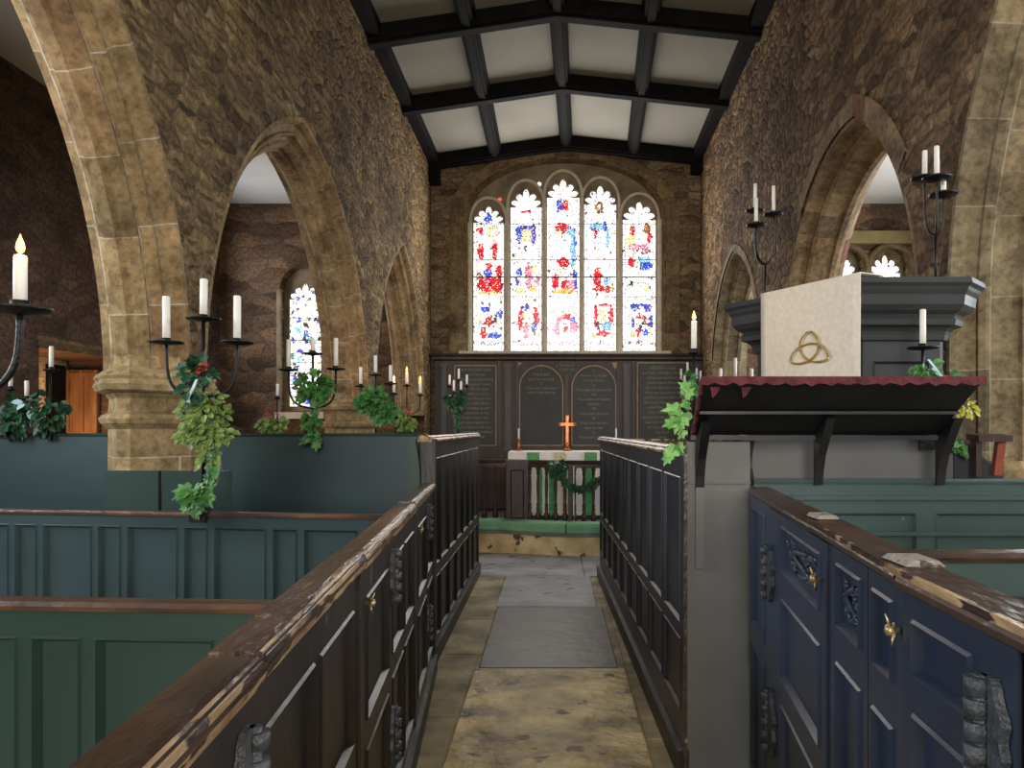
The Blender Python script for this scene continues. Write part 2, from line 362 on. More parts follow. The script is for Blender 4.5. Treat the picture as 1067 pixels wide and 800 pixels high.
def side_curve(y0, ya, za, zs, d, n=18):
    """points of one arc of a pointed arch from foot (y0) to apex (ya), inset by d; two-centred"""
    a = abs(ya-y0); h = za-zs; R = (a*a+h*h)/(2*a); sg = 1 if ya > y0 else -1
    c = y0+sg*R; r = R-d
    th1 = math.acos(max(-1, min(1, (c-ya)*sg/r)))
    return [(c-sg*r*math.cos(th1*k/n), zs+r*math.sin(th1*k/n)) for k in range(n+1)]
def arch_curve(A, d, zb=0.0):
    y0, y1, ya, za, zs = A[:5]; zb = A[5] if len(A) > 5 else 0.0
    near = side_curve(y0, ya, za, zs, d); far = side_curve(y1, ya, za, zs, d)
    return [(y0+d, zb), (y0+d, (zs+zb)*.5)]+near+far[::-1][1:]+[(y1-d, (zs+zb)*.5), (y1-d, zb)]
def arcade(name, xf, sgn, T, arches, prof, ys, ye, ztop, mwall, march, lab):
    face = MB()
    st = [ys]+[ys+(ye-ys)*k/10 for k in range(1, 10)]+[ye]
    col = []
    curves = [[p for p in arch_curve(A, 0)] for A in arches]
    edges = []
    prev = ys
    for A, cv in zip(arches, curves):
        edges.append((prev, A[0])); prev = A[1]
    edges.append((prev, ye))
    for off in (0, T):
        for a, b in edges:
            if b-a > .005:
                zb = (arches[0][5] if len(arches[0]) > 5 else 0) if (a > 0 and b < 9) else 0
                face.poly([(xf(a)+sgn*off, a, zb), (xf(b)+sgn*off, b, zb), (xf(b)+sgn*off, b, ztop(b)), (xf(a)+sgn*off, a, ztop(a))])
        for cv in curves:
            for p, q in zip(cv, cv[1:]):
                if abs(p[0]-q[0]) < 1e-5: continue
                face.poly([(xf(p[0])+sgn*off, p[0], p[1]), (xf(q[0])+sgn*off, q[0], q[1]), (xf(q[0])+sgn*off, q[0], ztop(q[0])), (xf(p[0])+sgn*off, p[0], ztop(p[0]))])
    wall = struct(name, face, mwall, label=lab, fix=True)
    for A in arches:
        mb = MB(); rings = []; vd = 0; last = None; c0 = arch_curve(A, 0); U0 = [0]
        for p, q in zip(c0, c0[1:]): U0.append(U0[-1]+math.hypot(p[0]-q[0], p[1]-q[1]))
        for d, x in prof:
            if last: vd += math.hypot(d-last[0], x-last[1])
            last = (d, x); cv = arch_curve(A, d); u = 0; ring = []
            for k, p in enumerate(cv):
                u = U0[k]
                ring.append(((xf(p[0])+sgn*x, p[0], p[1]), (u, vd)))
            rings.append(ring)
        for r0, r1 in zip(rings, rings[1:]):
            for k in range(len(r0)-1):
                q = [r0[k], r0[k+1], r1[k+1], r1[k]]
                mb.poly([c[0] for c in q], uv=[c[1] for c in q])
        mb.build('trim_arch', march[arches.index(A)], wall, fix=False)
    return wall
profL = [(0, 0), (.03, .0), (.045, .03), (.05, .06), (.105, .085), (.115, .07), (.13, .07), (.135, .105), (.15, .13), (.17, .13), (.185, .12), (.22, .16), (.225, .19), (.245, .20), (.245, .26), (.225, .27), (.21, .31), (.12, .37), (.11, .41), (.0, .46)]
profR = [(0, 0), (.03, .0), (.04, .03), (.045, .08), (.06, .12), (.085, .12), (.10, .15), (.105, .18), (.125, .30), (.145, .31), (.145, .35), (.12, .36), (.08, .42), (0, .48)]
archL = [(-.25, 4.0, 1.95, 4.17, 1.75, 1.70), (4.14, 7.72, 5.75, 3.92, 1.75, 1.70), (8.02, 10.95, 9.5, 3.90, 1.75, 1.70)]
archR = [(-.3, 3.85, 1.8, 4.4, 2.1), (4.15, 6.9, 5.1, 3.66, 2.1), (7.75, 10.5, 9.05, 3.68, 2.1)]
arcade('wall_north_arcade', XL, -1, .46, archL, profL, Y0, YE, lambda y: ZEL+.35, M['wall_side'], [M['arch']]*3, 'rubble stone arcade wall with pointed arches left of the nave')
arcade('wall_south_arcade', XR, 1, .48, archR, profR, Y0, YE, lambda y: ZER+.35, M['wall_side_r'], [M['arch_g'], M['arch_r'], M['arch_g']], 'rubble stone arcade wall with pointed arches right of the nave')
def voussoirs(A, xf, sgn, w_, k0, m, parent):
    mb = MB(); o = arch_curve(A, -w_); i = arch_curve(A, -.0); c = [0]
    for p, q in zip(i, i[1:]): c.append(c[-1]+math.hypot(p[0]-q[0], p[1]-q[1]))
    ks = range(2+k0, len(i)-2-k0)
    P_ = lambda p, d: (xf(p[0])-sgn*d, p[0], p[1])
    for k in list(ks)[:-1]:
        q = [P_(i[k], .018), P_(i[k+1], .018), P_(o[k+1], .014), P_(o[k], .014)]
        mb.poly(q, uv=[(c[k], .02), (c[k+1], .02), (c[k+1], .2), (c[k], .2)])
        mb.poly([P_(o[k], .014), P_(o[k+1], .014), P_(o[k+1], -.005), P_(o[k], -.005)], uv=[(c[k], .2), (c[k+1], .2), (c[k+1], .22), (c[k], .22)])
    mb.build('trim_voussoirs', m, parent, fix=False)
voussoirs(archR[1], XR, 1, .14, 9, M['arch_r'], bpy.data.objects['wall_south_arcade'])
voussoirs(archR[2], XR, 1, .08, 3, M['arch_g'], bpy.data.objects['wall_south_arcade'])
# piers' pedestals and imposts
def hexpier(xf, sgn, T, ya, yb, dmax):
    x0 = xf((ya+yb)/2)
    return [(x0, ya), (x0, yb), (x0+sgn*T*.42, yb+dmax), (x0+sgn*T*.58, yb+dmax), (x0+sgn*T, yb), (x0+sgn*T, ya), (x0+sgn*T*.58, ya-dmax), (x0+sgn*T*.42, ya-dmax)]
def pier(poly, rings, lab, m):
    cx = sum(p[0] for p in poly)/8; cy = sum(p[1] for p in poly)/8; mb = MB()
    # grow the polygon by a constant offset
    def off(o):
        out = []; n = len(poly)
        for k in range(n):
            p0 = Vector(poly[k-1]); p1 = Vector(poly[k]); p2 = Vector(poly[(k+1) % n])
            d0 = (p1-p0).normalized(); d1 = (p2-p1).normalized()
            n0 = Vector((d0.y, -d0.x)); n1 = Vector((d1.y, -d1.x)); c = Vector((cx, cy))
            if n0.dot(p1-c) < 0: n0 = -n0
            if n1.dot(p1-c) < 0: n1 = -n1
            nn = (n0+n1).normalized(); out.append(p1+nn*o/max(.5, nn.dot(n0)))
        return out
    mb.loft([[(p.x, p.y, z) for p in off(o)] for z, o in rings])
    return struct('trim_pier', mb, m, label=lab)
RG = [(0, .0), (1.5, -.005), (1.53, .03), (1.555, .04), (1.575, .025), (1.59, -.005), (1.66, -.01), (1.685, .01), (1.70, .05), (1.73, .065), (1.755, .052), (1.77, .062), (1.79, .05), (1.82, .012), (1.88, .003)]
pier(hexpier(XL, -1, .46, 4.0, 4.14, .245), RG, 'moulded stone pier pedestal between the big left arch and the middle left arch', M['pier'])
pier(hexpier(XL, -1, .46, 7.72, 8.02, .245), RG, 'moulded stone pier pedestal before the smallest left arch', M['pier'])
pier(hexpier(XR, 1, .48, 3.85, 4.15, .145), [(0, .03), (1.3, .03), (1.34, .012)], 'stone pier base behind the pulpit', M['jamb'])
pier(hexpier(XR, 1, .48, 6.9, 7.75, .145), [(0, .03), (1.3, .03), (1.34, .012)], 'stone pier base beyond the pulpit', M['jamb'])

# nave ceiling: two slopes of plaster, black timbers under it
def zc(x, y):
    xr = XRIDGE(y)
    if x < xr: t = (x-XL(y))/(xr-XL(y)); return ZEL+(ZRI-ZEL)*t
    t = (XR(y)-x)/(XR(y)-xr); return ZER+(ZRI-ZER)*t
mb = MB()
for a, b in ((lambda y: XL(y)-.1, XRIDGE), (XRIDGE, lambda y: XR(y)+.1)):
    mb.poly([(a(Y0), Y0, zc(a(Y0), Y0)+.14), (b(Y0), Y0, zc(b(Y0), Y0)+.14), (b(YE), YE, zc(b(YE), YE)+.14), (a(YE), YE, zc(a(YE), YE)+.14)])
    mb.poly([(a(Y0), Y0, zc(a(Y0), Y0)+.24), (b(Y0), Y0, zc(b(Y0), Y0)+.24), (b(YE), YE, zc(b(YE), YE)+.24), (a(YE), YE, zc(a(YE), YE)+.24)])
struct('ceiling', mb, M['plaster'], label='pale plaster ceiling panels between black beams', fix=False)
def beam_long(fx, wd, dz, nm='beam_purlin', bead=True):
    mb = MB()
    for y0, y1 in ((Y0, 2.0), (2.0, YE)):
        p0 = Vector((fx(y0), y0, zc(fx(y0), y0)+.09+dz)); p1 = Vector((fx(y1), y1, zc(fx(y1), y1)+.09+dz))
        mb.bar(p0, p1, wd, .18)
        if bead:
            mb.bar(p0+Vector((0, 0, -.10)), p1+Vector((0, 0, -.10)), wd*.55, .05)
            for s in (-1, 1): mb.bar(p0+Vector((s*wd*.55, 0, .03)), p1+Vector((s*wd*.55, 0, .03)), .03, .1)
    return struct(nm, mb, M['beam'], label='long black ceiling timber')
beam_long(XRIDGE, .15, 0, 'beam_ridge'); beam_long(PL, .15, 0); beam_long(PR, .15, 0)
beam_long(lambda y: XL(y)+.06, .16, .0, 'beam_wall_plate', False); beam_long(lambda y: XR(y)-.06, .16, .0, 'beam_wall_plate', False)
for y in (11.38, 9.42, 7.76, 6.1, 4.4, 2.7, 1.0, -.7, -2.4, -4.1):
    mb = MB()
    for a, b in ((XL(y)-.02, XRIDGE(y)), (XRIDGE(y), XR(y)+.02)):
        mb.bar((a, y, zc(a, y)+.07), (b, y, zc(b, y)+.07), .17, .2)
        mb.bar((a, y, zc(a, y)-.03), (b, y, zc(b, y)-.03), .11, .05)
    if y > 11: mb.box(XL(y)-.02, XL(y)+.16, y-.1, y+.1, ZEL-.28, ZEL+.1); mb.box(XR(y)-.16, XR(y)+.02, y-.1, y+.1, ZER-.2, ZER+.1)
    struct('beam_tie', mb, M['beam'], label='black cross beam rising to the ridge')

# aisle shells
XNA, XSA, ZA = -5.2, 5.9, 5.0
mb = MB(); mb.box(XNA-.7, XL(0)-.5, Y0, YE, ZA, ZA+.1); struct('ceiling_north_aisle', mb, M['plaster_aisle'])
mb = MB(); mb.box(XR(0)+.5, XSA+.3, Y0, YE, ZA, ZA+.1); struct('ceiling_south_aisle', mb, M['plaster_aisle'])
mb = MB()   # north wall with a deep doorway recess
DY0, DY1, DZ = 7.45, 8.85, 2.32
mb.plate([(Y0, 0), (DY0, 0), (DY0, DZ), (DY1, DZ), (DY1, 0), (YE, 0), (YE, ZA), (Y0, ZA)], [], XNA, XNA-.62, fx=lambda a, z, t: (t, a, z))
struct('wall_north', mb, M['wall_aisle'])
mb = MB(); mb.box(XNA-.95, XNA-.66, DY0-.3, DY1+.3, 0, DZ+.3)
struct('wall_doorway_back', mb, ashlar('doorway_stone', [(0, S(210, 176, 130)), (1, S(228, 200, 156))], S(120, 90, 66), .4, .3, False, 1))
mb = MB(); mb.box(XNA-.02, XNA+.03, DY0-.05, DY1+.05, DZ, DZ+.12)
struct('trim_doorway', mb, M['jamb'])
dr = thing('plank_door', 'panelled wooden door folded back inside the glowing north doorway', 'door', (XNA-.4, 8.8, 0))
mb = MB(); panelled_later = mb
mb.box(XNA-.61, XNA-.24, 8.79, 8.83, .02, 2.2)
for z in (.1, .75, 1.4, 2.1): mb.box(XNA-.60, XNA-.25, 8.772, 8.79, z, z+.07)
for x in (-.61, -.44, -.28): mb.box(XNA+x, XNA+x+.04, 8.775, 8.79, .02, 2.2)
mb.build('door_leaf', M['porch_wood'], dr)
mb = MB(); mb.box(XNA-.655, XNA-.60, 8.50, 8.77, 0, 2.25); mb.build('door_post', M['beam'], dr)
mb = MB(); mb.box(XSA, XSA+.3, Y0, YE, 0, ZA); struct('wall_south', mb, M['wall_aisle'])
mb = MB()
mb.plate([(-6.2, 0), (6.4, 0), (6.4, 6.6), (-6.2, 6.6)], [], Y0-.3, Y0); struct('wall_west', mb, M['wall_east'])

# ------------------------------------------------------------------ east wall and windows
def cusp_head(xc, wd, zs, ztip, zb, n=60):
    """five-lobed cusped light: straight sides, cusped head"""
    pts = [(xc-wd/2, zb), (xc+wd/2, zb), (xc+wd/2, zs)]
    H = ztip-zs
    for k in range(n+1):
        t = PI*k/n; lobe = abs(math.sin(5*t))**.6; tp = math.sin(t)**10
        r = .64+.34*lobe
        x = xc+wd/2*r*math.cos(t)*1.0; z = zs+H*(.54+.26*lobe+.20*tp*lobe)*math.sin(t)**.9 if t not in (0, PI) else zs
        pts.append((x, z))
    pts.append((xc-wd/2, zs))
    return pts
YT = 11.72; kx = YT/F
PX = lambda px: (px-CX)*kx
PZ = lambda py: 1.5+(CY-py)*kx
lights = [(493.4, 525.2, 215, 232), (532, 564.3, 197, 216), (570, 603.6, 187, 206), (608.7, 642, 194, 213), (648.6, 683.2, 210.6, 229)]
zb_g = PZ(366)
holes = []; LT = []
for a, b, tip, sh in lights:
    xc = (PX(a)+PX(b))/2; wd = PX(b)-PX(a)
    LT.append((xc, wd, PZ(sh), PZ(tip))); holes.append(cusp_head(xc, wd, PZ(sh), PZ(tip), zb_g))
# opening of the wall (drop arch)
OX0, OX1, OZS, OZT = PX(487), PX(690), PZ(235), PZ(170)
def drop_arch(x0, x1, zs, zt, zb, n=14):
    xc = (x0+x1)/2; r = [(x0, zb)]
    for k in range(n+1):
        t = PI/2*k/n; r.append((xc-(xc-x0)*math.cos(t), zs+(zt-zs)*math.sin(t)**.85 if k else zs))
    for k in range(1, n+1):
        t = PI/2-PI/2*k/n; r.append((xc+(x1-xc)*math.cos(t), zs+(zt-zs)*math.sin(t)**.85 if k < n else zs))
    r.append((x1, zb)); return r
inner = drop_arch(OX0, OX1, OZS, OZT, zb_g-.12)
outer = drop_arch(OX0-.24, OX1+.22, OZS-.02, OZT+.13, zb_g-.12)
WN = [(-3.94, .50, 1.86, 3.78)]                   # north aisle east window (x, width, z0, ztop)
def round_open(xc, wd, z0, zt, n=12):
    return [(xc-wd/2, z0), (xc+wd/2, z0)]+[(xc+wd/2*math.cos(PI*k/n), zt-wd/2+wd/2*1.1*math.sin(PI*k/n)) for k in range(n+1)]
hN = round_open(-3.94, .66, 1.78, 4.0)
SXC = [4.50, 5.20]
hS = [round_open(x, .60, 2.5, 4.32) for x in SXC]
mb = MB(); mb.plate([(-6.0, 0), (6.4, 0), (6.4, 6.6), (-6.0, 6.6)], [inner, hN]+hS, YE, YE+.5)
EW = struct('wall_east', mb, M['wall_east'])
# aisle parts of the east wall have a warmer facing stone
for x0, x1, hs, nm in ((XNA, XL(YE)-.5, [hN], 'wall_east_north_aisle'), (XR(YE)+.6, XSA, hS, 'wall_east_south_aisle')):
    mb = MB(); mb.plate([(x0, 0), (x1, 0), (x1, ZA), (x0, ZA)], hs, YE-.03, YE+.001); struct(nm, mb, M['wall_aisle_e'])
# jamb and relieving arch ring
mb = MB()
ring = lambda o: drop_arch(OX0-o, OX1+o*.93, OZS-.02*o, OZT+o*.55, zb_g-.12)
prof = [(.25, YE), (.25, YE-.035), (.13, YE-.05), (.10, YE-.02), (.03, YE), (0, YE+.05), (-.035, YE+.16), (-.05, YE+.2)]
R_ = [[(x, y, z) for x, z in ring(o)] for o, y in prof]
mb.loft(R_, cap=False, close=False); struct('trim_window_arch', mb, M['jamb'])
# tracery: five-light stone slab with roll mouldings round each light
win = MB(); win.plate(drop_arch(OX0-.06, OX1+.06, OZS, OZT+.05, zb_g-.14), holes, YT-.05, YT+.08)
W1 = struct('window_1', win, M['spandrel'], label='five light east window with cusped stone tracery')
for (xc, wd, zs, zt) in LT:
    mb = MB(); hw = wd/2+.045; r = []
    r.append((xc-hw, YT-.05, zb_g-.05))
    for k in range(21):
        t = PI*k/20; r.append((xc-hw*math.cos(t), YT-.06, zs-.02+(zt-zs+.14)*math.sin(t)**.9 if k not in (0, 20) else zs-.02))
    r.append((xc+hw, YT-.05, zb_g-.05))
    mb.tube(r, .026, 8); mb.build('mullion_moulding', M['tracery'], W1)
edges_ = [OX0-.02]+[v for (xc, wd, zs, zt) in LT for v in (xc-wd/2, xc+wd/2)]+[OX1+.02]
for k in range(0, 12, 2):
    a, b = edges_[k], edges_[k+1]; zt_ = min(LT[max(0, k//2-1)][2], LT[min(4, k//2)][2])-.02; m_ = (a+b)/2; q = (b-a)/2
    mb = MB(); mb.loft([[(a, YT+.02, z), (a+q*.35, YT-.09, z), (m_-q*.2, YT-.12, z), (m_+q*.2, YT-.12, z), (b-q*.35, YT-.09, z), (b, YT+.02, z)] for z in (zb_g-.06, zt_)]); mb.build('mullion', M['tracery'], W1)
mb = MB(); mb.box(OX0-.1, OX1+.1, YE-.06, YT, zb_g-.16, zb_g-.02); mb.build('sill', M['tracery'], W1)
for px, py, m in ((562, 193, M['glass']), (521, 209, None)):
    mb = MB(); c = (PX(px), YT-.056, PZ(py)); mb.lathe(0, 0, [(.001, 0), (.03, 0), (.03, .004)], 10)
    mb.v = [(c[0]+x, c[1]-z, c[2]+y) for x, y, z in mb.v]
    mb.build('eyelet', emit('eyelet_glass', (1, .97, .9, 1) if m else (1, .1, .04, 1), 1.3 if m else .9), W1)

# leaded glass built as small pieces coloured one by one
rng = np.random.default_rng(5)
C_ = dict(R=(.72, .02, .03), B=(.05, .10, .62), L=(.22, .56, .95), Y=(.98, .86, .34), P=(.86, .26, .36), O=(.86, .52, .10), D=(.32, .12, .04), V=(.10, .07, .50), W=(1, 1, 1), C=(.95, .90, .72), G=(.1, .42, .24), K=(.04, .04, .05))
def glass_light(xc, wd, zs, ztip, zb, shapes, outline, bars, cell=.0118, site=.036, y=YT+.02, to=None, tint=.06, inscr=None, speck=.10):
    nx = int(wd/cell)+2; nz = int((ztip-zb)/cell)+2
    x0 = xc-wd/2-cell/2
    gx = x0+np.arange(nx)*cell; gz = zb+np.arange(nz)*cell
    X, Z = np.meshgrid(gx, gz)
    # jittered sites
    sx = np.arange(x0, x0+wd+site, site); sz = np.arange(zb, ztip+site, site*1.15)
    SX, SZ = np.meshgrid(sx, sz); SX = (SX+rng.uniform(-.45, .45, SX.shape)*site).ravel(); SZ = (SZ+rng.uniform(-.45, .45, SZ.shape)*site).ravel()
    sc = np.ones((len(SX), 3)); sc -= rng.uniform(0, tint, (len(SX), 1))*np.array([.3, .35, .9])
    rr = rng.random(len(SX))
    sc[rr < speck*.5] = (.95, .86, .5); sc[(rr > .5) & (rr < .5+speck*.35)] = (.55, .5, .6); sc[(rr > .8) & (rr < .8+speck*.15)] = (.12, .10, .10)
    for (a, b, ra, rb, c) in shapes:
        q = ((SX-a)/ra)**2+((SZ-b)/rb)**2 < 1.0
        sc[q] = np.array(C_[c])*rng.uniform(.75, 1.15, (q.sum(), 1))
    dd = (X.ravel()[:, None]+cell/2-SX[None])**2+(Z.ravel()[:, None]+cell/2-SZ[None])**2
    o = np.argsort(dd, axis=1)[:, :2]
    d = np.sqrt(np.take_along_axis(dd, o, axis=1)); colr = sc[o[:, 0]].copy()
    cx_l = X.ravel()+cell/2; cz_l = Z.ravel()+cell/2
    # shape colours are also blended at cell level for crisper outlines
    for (a, b, ra, rb, c) in shapes:
        q = ((X.ravel()-a)/ra)**2+((Z.ravel()-b)/rb)**2 < .62
        colr[q] = .75*np.array(C_[c])*rng.uniform(.85, 1.1, (q.sum(), 1))+.25*colr[q]
    for (a, b, ra, rb, c) in shapes:
        q = ((cx_l-a)/ra)**2+((cz_l-b)/rb)**2
        e = (q > .86) & (q < 1.0+.5*cell/min(ra, rb)) & (rng.random(len(q)) < .42); colr[e] = colr[e]*.22
        e = (q < .8) & (rng.random(len(q)) < .07); colr[e] = (1, .95, .9)
        e = (q < .8) & (rng.random(len(q)) < .05); colr[e] = colr[e]*.2
    lead = (d[:, 1]-d[:, 0]) < cell*.40
    lum = colr.mean(axis=1)
    lead &= (rng.random(len(lead)) < np.where(lum > .85, .5, .85))
    colr[lead] = colr[lead]*.07
    xx = X.ravel()+cell/2
    for e in (-.5*wd+.045, .5*wd-.045, 0):
        q = (np.abs(xx-(xc+e)) < cell*.5) & (rng.random(len(xx)) < (.75 if e else .3)); colr[q] *= .35
    zz = Z.ravel()
    for zbar in bars: colr[np.abs(zz-zbar) < cell*.55] *= .12
    if inscr:
        q = (zz > inscr[0]) & (zz < inscr[1]) & (rng.random(len(zz)) < .42); colr[q] = (.16, .13, .15)
    mb = MB(); cols = []
    vid = {}
    for j in range(nz+1):
        for i in range(nx+1): vid[i, j] = mb.vt(x0+i*cell, y, zb+j*cell)
    for j in range(nz):
        for i in range(nx):
            mb.face((vid[i, j], vid[i+1, j], vid[i+1, j+1], vid[i, j+1])); cols.append(colr[j*nx+i])
    ob = mb.build('stained_glass', M['glass'], to, fix=False)
    me = ob.data; at = me.color_attributes.new('glass', 'FLOAT_COLOR', 'CORNER')
    arr = np.ones((len(me.loops), 4), dtype=np.float32); arr[:, :3] = np.repeat(np.array(cols, dtype=np.float32), 4, axis=0)
    at.data.foreach_set('color', arr.ravel())
    return ob
def Zm(l):   # design sheet units of the window drawing -> metres in the window's own plane
    return [(PX(440+a/3.557), PZ(160+b/3.557), c/3.557*kx, d/3.557*kx, e) for a, b, c, d, e in l]
D1 = [(243, 240, 14, 20, 'B'), (215, 285, 13, 14, 'R'), (262, 290, 22, 24, 'Y'), (262, 290, 15, 17, 'C'), (217, 360, 11, 34, 'R'), (268, 358, 10, 34, 'R'), (243, 415, 13, 12, 'R'), (243, 442, 17, 14, 'B'), (285, 440, 11, 28, 'R'), (212, 455, 8, 16, 'D'), (250, 487, 48, 30, 'R'), (240, 478, 12, 10, 'P'), (250, 516, 44, 5, 'O'),
      (235, 576, 17, 12, 'B'), (287, 592, 8, 20, 'B'), (262, 585, 14, 16, 'W'), (245, 620, 16, 17, 'R'), (270, 615, 6, 20, 'K'), (226, 664, 10, 22, 'R'), (272, 674, 21, 12, 'B'), (215, 620, 6, 10, 'Y')]
D2 = [(383, 215, 22, 5, 'R'), (385, 275, 36, 12, 'V'), (358, 300, 10, 34, 'B'), (412, 300, 10, 38, 'V'), (384, 302, 23, 26, 'Y'), (384, 304, 14, 17, 'C'), (382, 345, 8, 6, 'K'), (360, 440, 9, 16, 'B'), (394, 450, 14, 50, 'P'), (414, 428, 9, 14, 'Y'), (362, 505, 20, 10, 'Y'), (410, 500, 14, 10, 'O'), (350, 475, 8, 10, 'V'), (426, 470, 8, 18, 'P'),
      (364, 612, 9, 42, 'R'), (422, 602, 8, 36, 'R'), (383, 570, 14, 10, 'B'), (378, 602, 9, 14, 'Y'), (386, 655, 10, 30, 'P'), (414, 642, 9, 20, 'B'), (420, 670, 12, 10, 'Y'), (400, 625, 8, 16, 'C')]
D3 = [(508, 190, 11, 24, 'B'), (530, 190, 11, 24, 'R'), (524, 275, 30, 18, 'R'), (546, 285, 12, 14, 'L'), (508, 298, 15, 16, 'C'), (556, 352, 10, 72, 'L'), (565, 360, 4, 60, 'B'), (523, 402, 20, 16, 'R'), (520, 450, 8, 30, 'C'), (494, 472, 12, 30, 'R'), (534, 486, 16, 20, 'R'), (550, 488, 14, 24, 'P'), (567, 470, 6, 34, 'B'), (525, 510, 44, 6, 'O'),
      (510, 578, 14, 14, 'C'), (556, 578, 14, 14, 'C'), (535, 605, 18, 12, 'R'), (506, 612, 14, 9, 'P'), (560, 616, 9, 9, 'B'), (498, 650, 14, 20, 'P'), (563, 646, 15, 22, 'P'), (530, 650, 10, 12, 'R'), (485, 585, 5, 10, 'Y')]
D4 = [(656, 197, 14, 18, 'D'), (656, 195, 7, 10, 'C'), (652, 270, 30, 14, 'L'), (676, 268, 8, 14, 'B'), (640, 292, 7, 22, 'R'), (664, 300, 18, 22, 'W'), (686, 318, 6, 40, 'L'), (650, 462, 14, 46, 'R'), (672, 502, 38, 12, 'R'), (680, 476, 13, 14, 'L'), (703, 502, 8, 10, 'Y'), (660, 430, 10, 10, 'C'),
      (643, 600, 9, 40, 'R'), (700, 600, 9, 40, 'R'), (671, 562, 30, 5, 'R'), (668, 600, 12, 22, 'Y'), (683, 636, 17, 18, 'L'), (652, 640, 8, 18, 'K'), (670, 668, 28, 10, 'R'), (706, 670, 8, 10, 'Y'), (636, 672, 8, 8, 'O')]
D5 = [(780, 282, 11, 18, 'R'), (774, 322, 18, 20, 'Y'), (832, 278, 16, 18, 'D'), (842, 308, 8, 20, 'R'), (812, 300, 14, 20, 'C'), (800, 346, 36, 12, 'P'), (825, 350, 10, 20, 'P'), (822, 394, 30, 14, 'L'), (824, 418, 27, 18, 'B'), (776, 402, 11, 22, 'R'), (800, 415, 8, 30, 'C'), (800, 492, 40, 16, 'C'), (775, 480, 6, 16, 'K'), (835, 500, 10, 8, 'Y'),
      (785, 570, 13, 14, 'B'), (838, 572, 11, 16, 'V'), (812, 560, 28, 5, 'B'), (812, 606, 22, 8, 'R'), (826, 627, 8, 10, 'D'), (780, 628, 6, 24, 'V'), (846, 625, 6, 26, 'V'), (800, 662, 8, 14, 'R'), (826, 662, 11, 15, 'B'), (783, 670, 9, 10, 'Y'), (848, 664, 7, 12, 'Y'), (812, 640, 6, 10, 'K')]
barz = [PZ(160+b/3.557) for b in (262, 392, 458, 530, 630)]
for (xc, wd, zs, zt), D in zip(LT, (D1, D2, D3, D4, D5)):
    glass_light(xc, wd, zs, zt, zb_g-.01, Zm(D), None, barz, to=W1, inscr=(PZ(160+712/3.557), PZ(160+694/3.557)))
# north aisle east window
mb = MB(); hw = [cusp_head(-3.94, .50, 3.55, 3.80, 1.86)]
mb.plate(round_open(-3.94, .70, 1.70, 4.05), hw, YE+.16, YE+.24)
W2 = struct('window_2', mb, M['spandrel'], label='narrow cusped stained glass window of the north aisle')
nd = []
for k in range(60):
    nd.append((random.uniform(-4.17, -3.71), random.uniform(1.9, 3.6), random.uniform(.012, .05), random.uniform(.012, .06), random.choice('VBKYKLGKWV')))
glass_light(-3.94, .50, 3.55, 3.80, 1.85, nd, None, [2.2, 2.55, 2.9, 3.25], y=YE+.2, to=W2, site=.045, speck=.3)
mb = MB(); mb.box(-4.3, -3.55, YE-.16, YE+.2, 1.66, 1.76); mb.build('sill', M['tracery'], W2)
mb = MB()
for xc in (-4.285, -3.595): mb.box(xc-.03, xc+.03, YE-.045, YE+.02, 1.74, 3.66)
mb.build('jamb', M['spandrel'], W2)
# south aisle east windows
for i, x in enumerate(SXC):
    mb = MB(); mb.plate(round_open(x, .64, 2.45, 4.42), [cusp_head(x, .50, 3.96, 4.24, 2.6)], YE+.12, YE+.2)
    W = struct('window_%d' % (3+i), mb, M['jamb'], label='cusped window light seen above the pulpit')
    glass_light(x, .50, 3.96, 4.24, 2.59, [], None, [3.0, 3.4, 3.8], y=YE+.17, to=W, speck=.04)
mb = MB(); mb.box(3.4, XSA, YE-.14, YE, 4.36, 4.55); struct('trim_string_course', mb, surf('ochre_stone', S(128, 112, 72), S(150, 130, 86), 4, .85, .3))
mb = MB()
for x in SXC+[3.9]:
    r = [(x-.34, YE-.06, 2.4)]+[(x-.34*math.cos(PI*k/14), YE-.06, 4.02+.33*math.sin(PI*k/14)) for k in range(15)]+[(x+.34, YE-.06, 2.4)]
    mb.tube(r, .045, 6)
struct('trim_window_hood', mb, M['jamb'])

# ------------------------------------------------------------------ floor
mb = MB(); mb.box(-6.0, 6.4, Y0, YE+.3, -.2, -.012); FL = struct('floor', mb, M['floor_edge'])
def slab(x0, x1, y0, y1, m, z=0):
    mb = MB(); b = .006
    mb.loft([[(x0, y0, -.03), (x1, y0, -.03), (x1, y1, -.03), (x0, y1, -.03)], [(x0, y0, z-b), (x1, y0, z-b), (x1, y1, z-b), (x0, y1, z-b)], [(x0+b, y0+b, z), (x1-b, y0+b, z), (x1-b, y1-b, z), (x0+b, y1-b, z)]])
    mb.build('flagstone', m, FL)
slab(-.48, .40, 4.65, 6.24, M['slab_brown']); slab(-.50, .44, 1.9, 4.64, M['slab_gold']); slab(-.50, .44, -1.5, 1.89, M['slab_gold'])
slab(-.50, .36, 6.25, 7.55, M['slab_grey']); slab(-.9, .30, 7.56, 8.9, M['slab_grey']); slab(.31, 1.3, 7.56, 8.9, M['slab_grey'])
y = -1.0
while y < 7.6:
    d = random.uniform(.6, 1.1); slab(-.95, -.485 if 4.6 < y < 6.2 else -.505, y+.005, y+d, M['floor_edge'], -.003)
    y += d
y = -1.0
while y < 7.5:
    d = random.uniform(.35, .8); slab(.445, .75, y+.005, y+d, M['floor_edge'], -.003); y += d

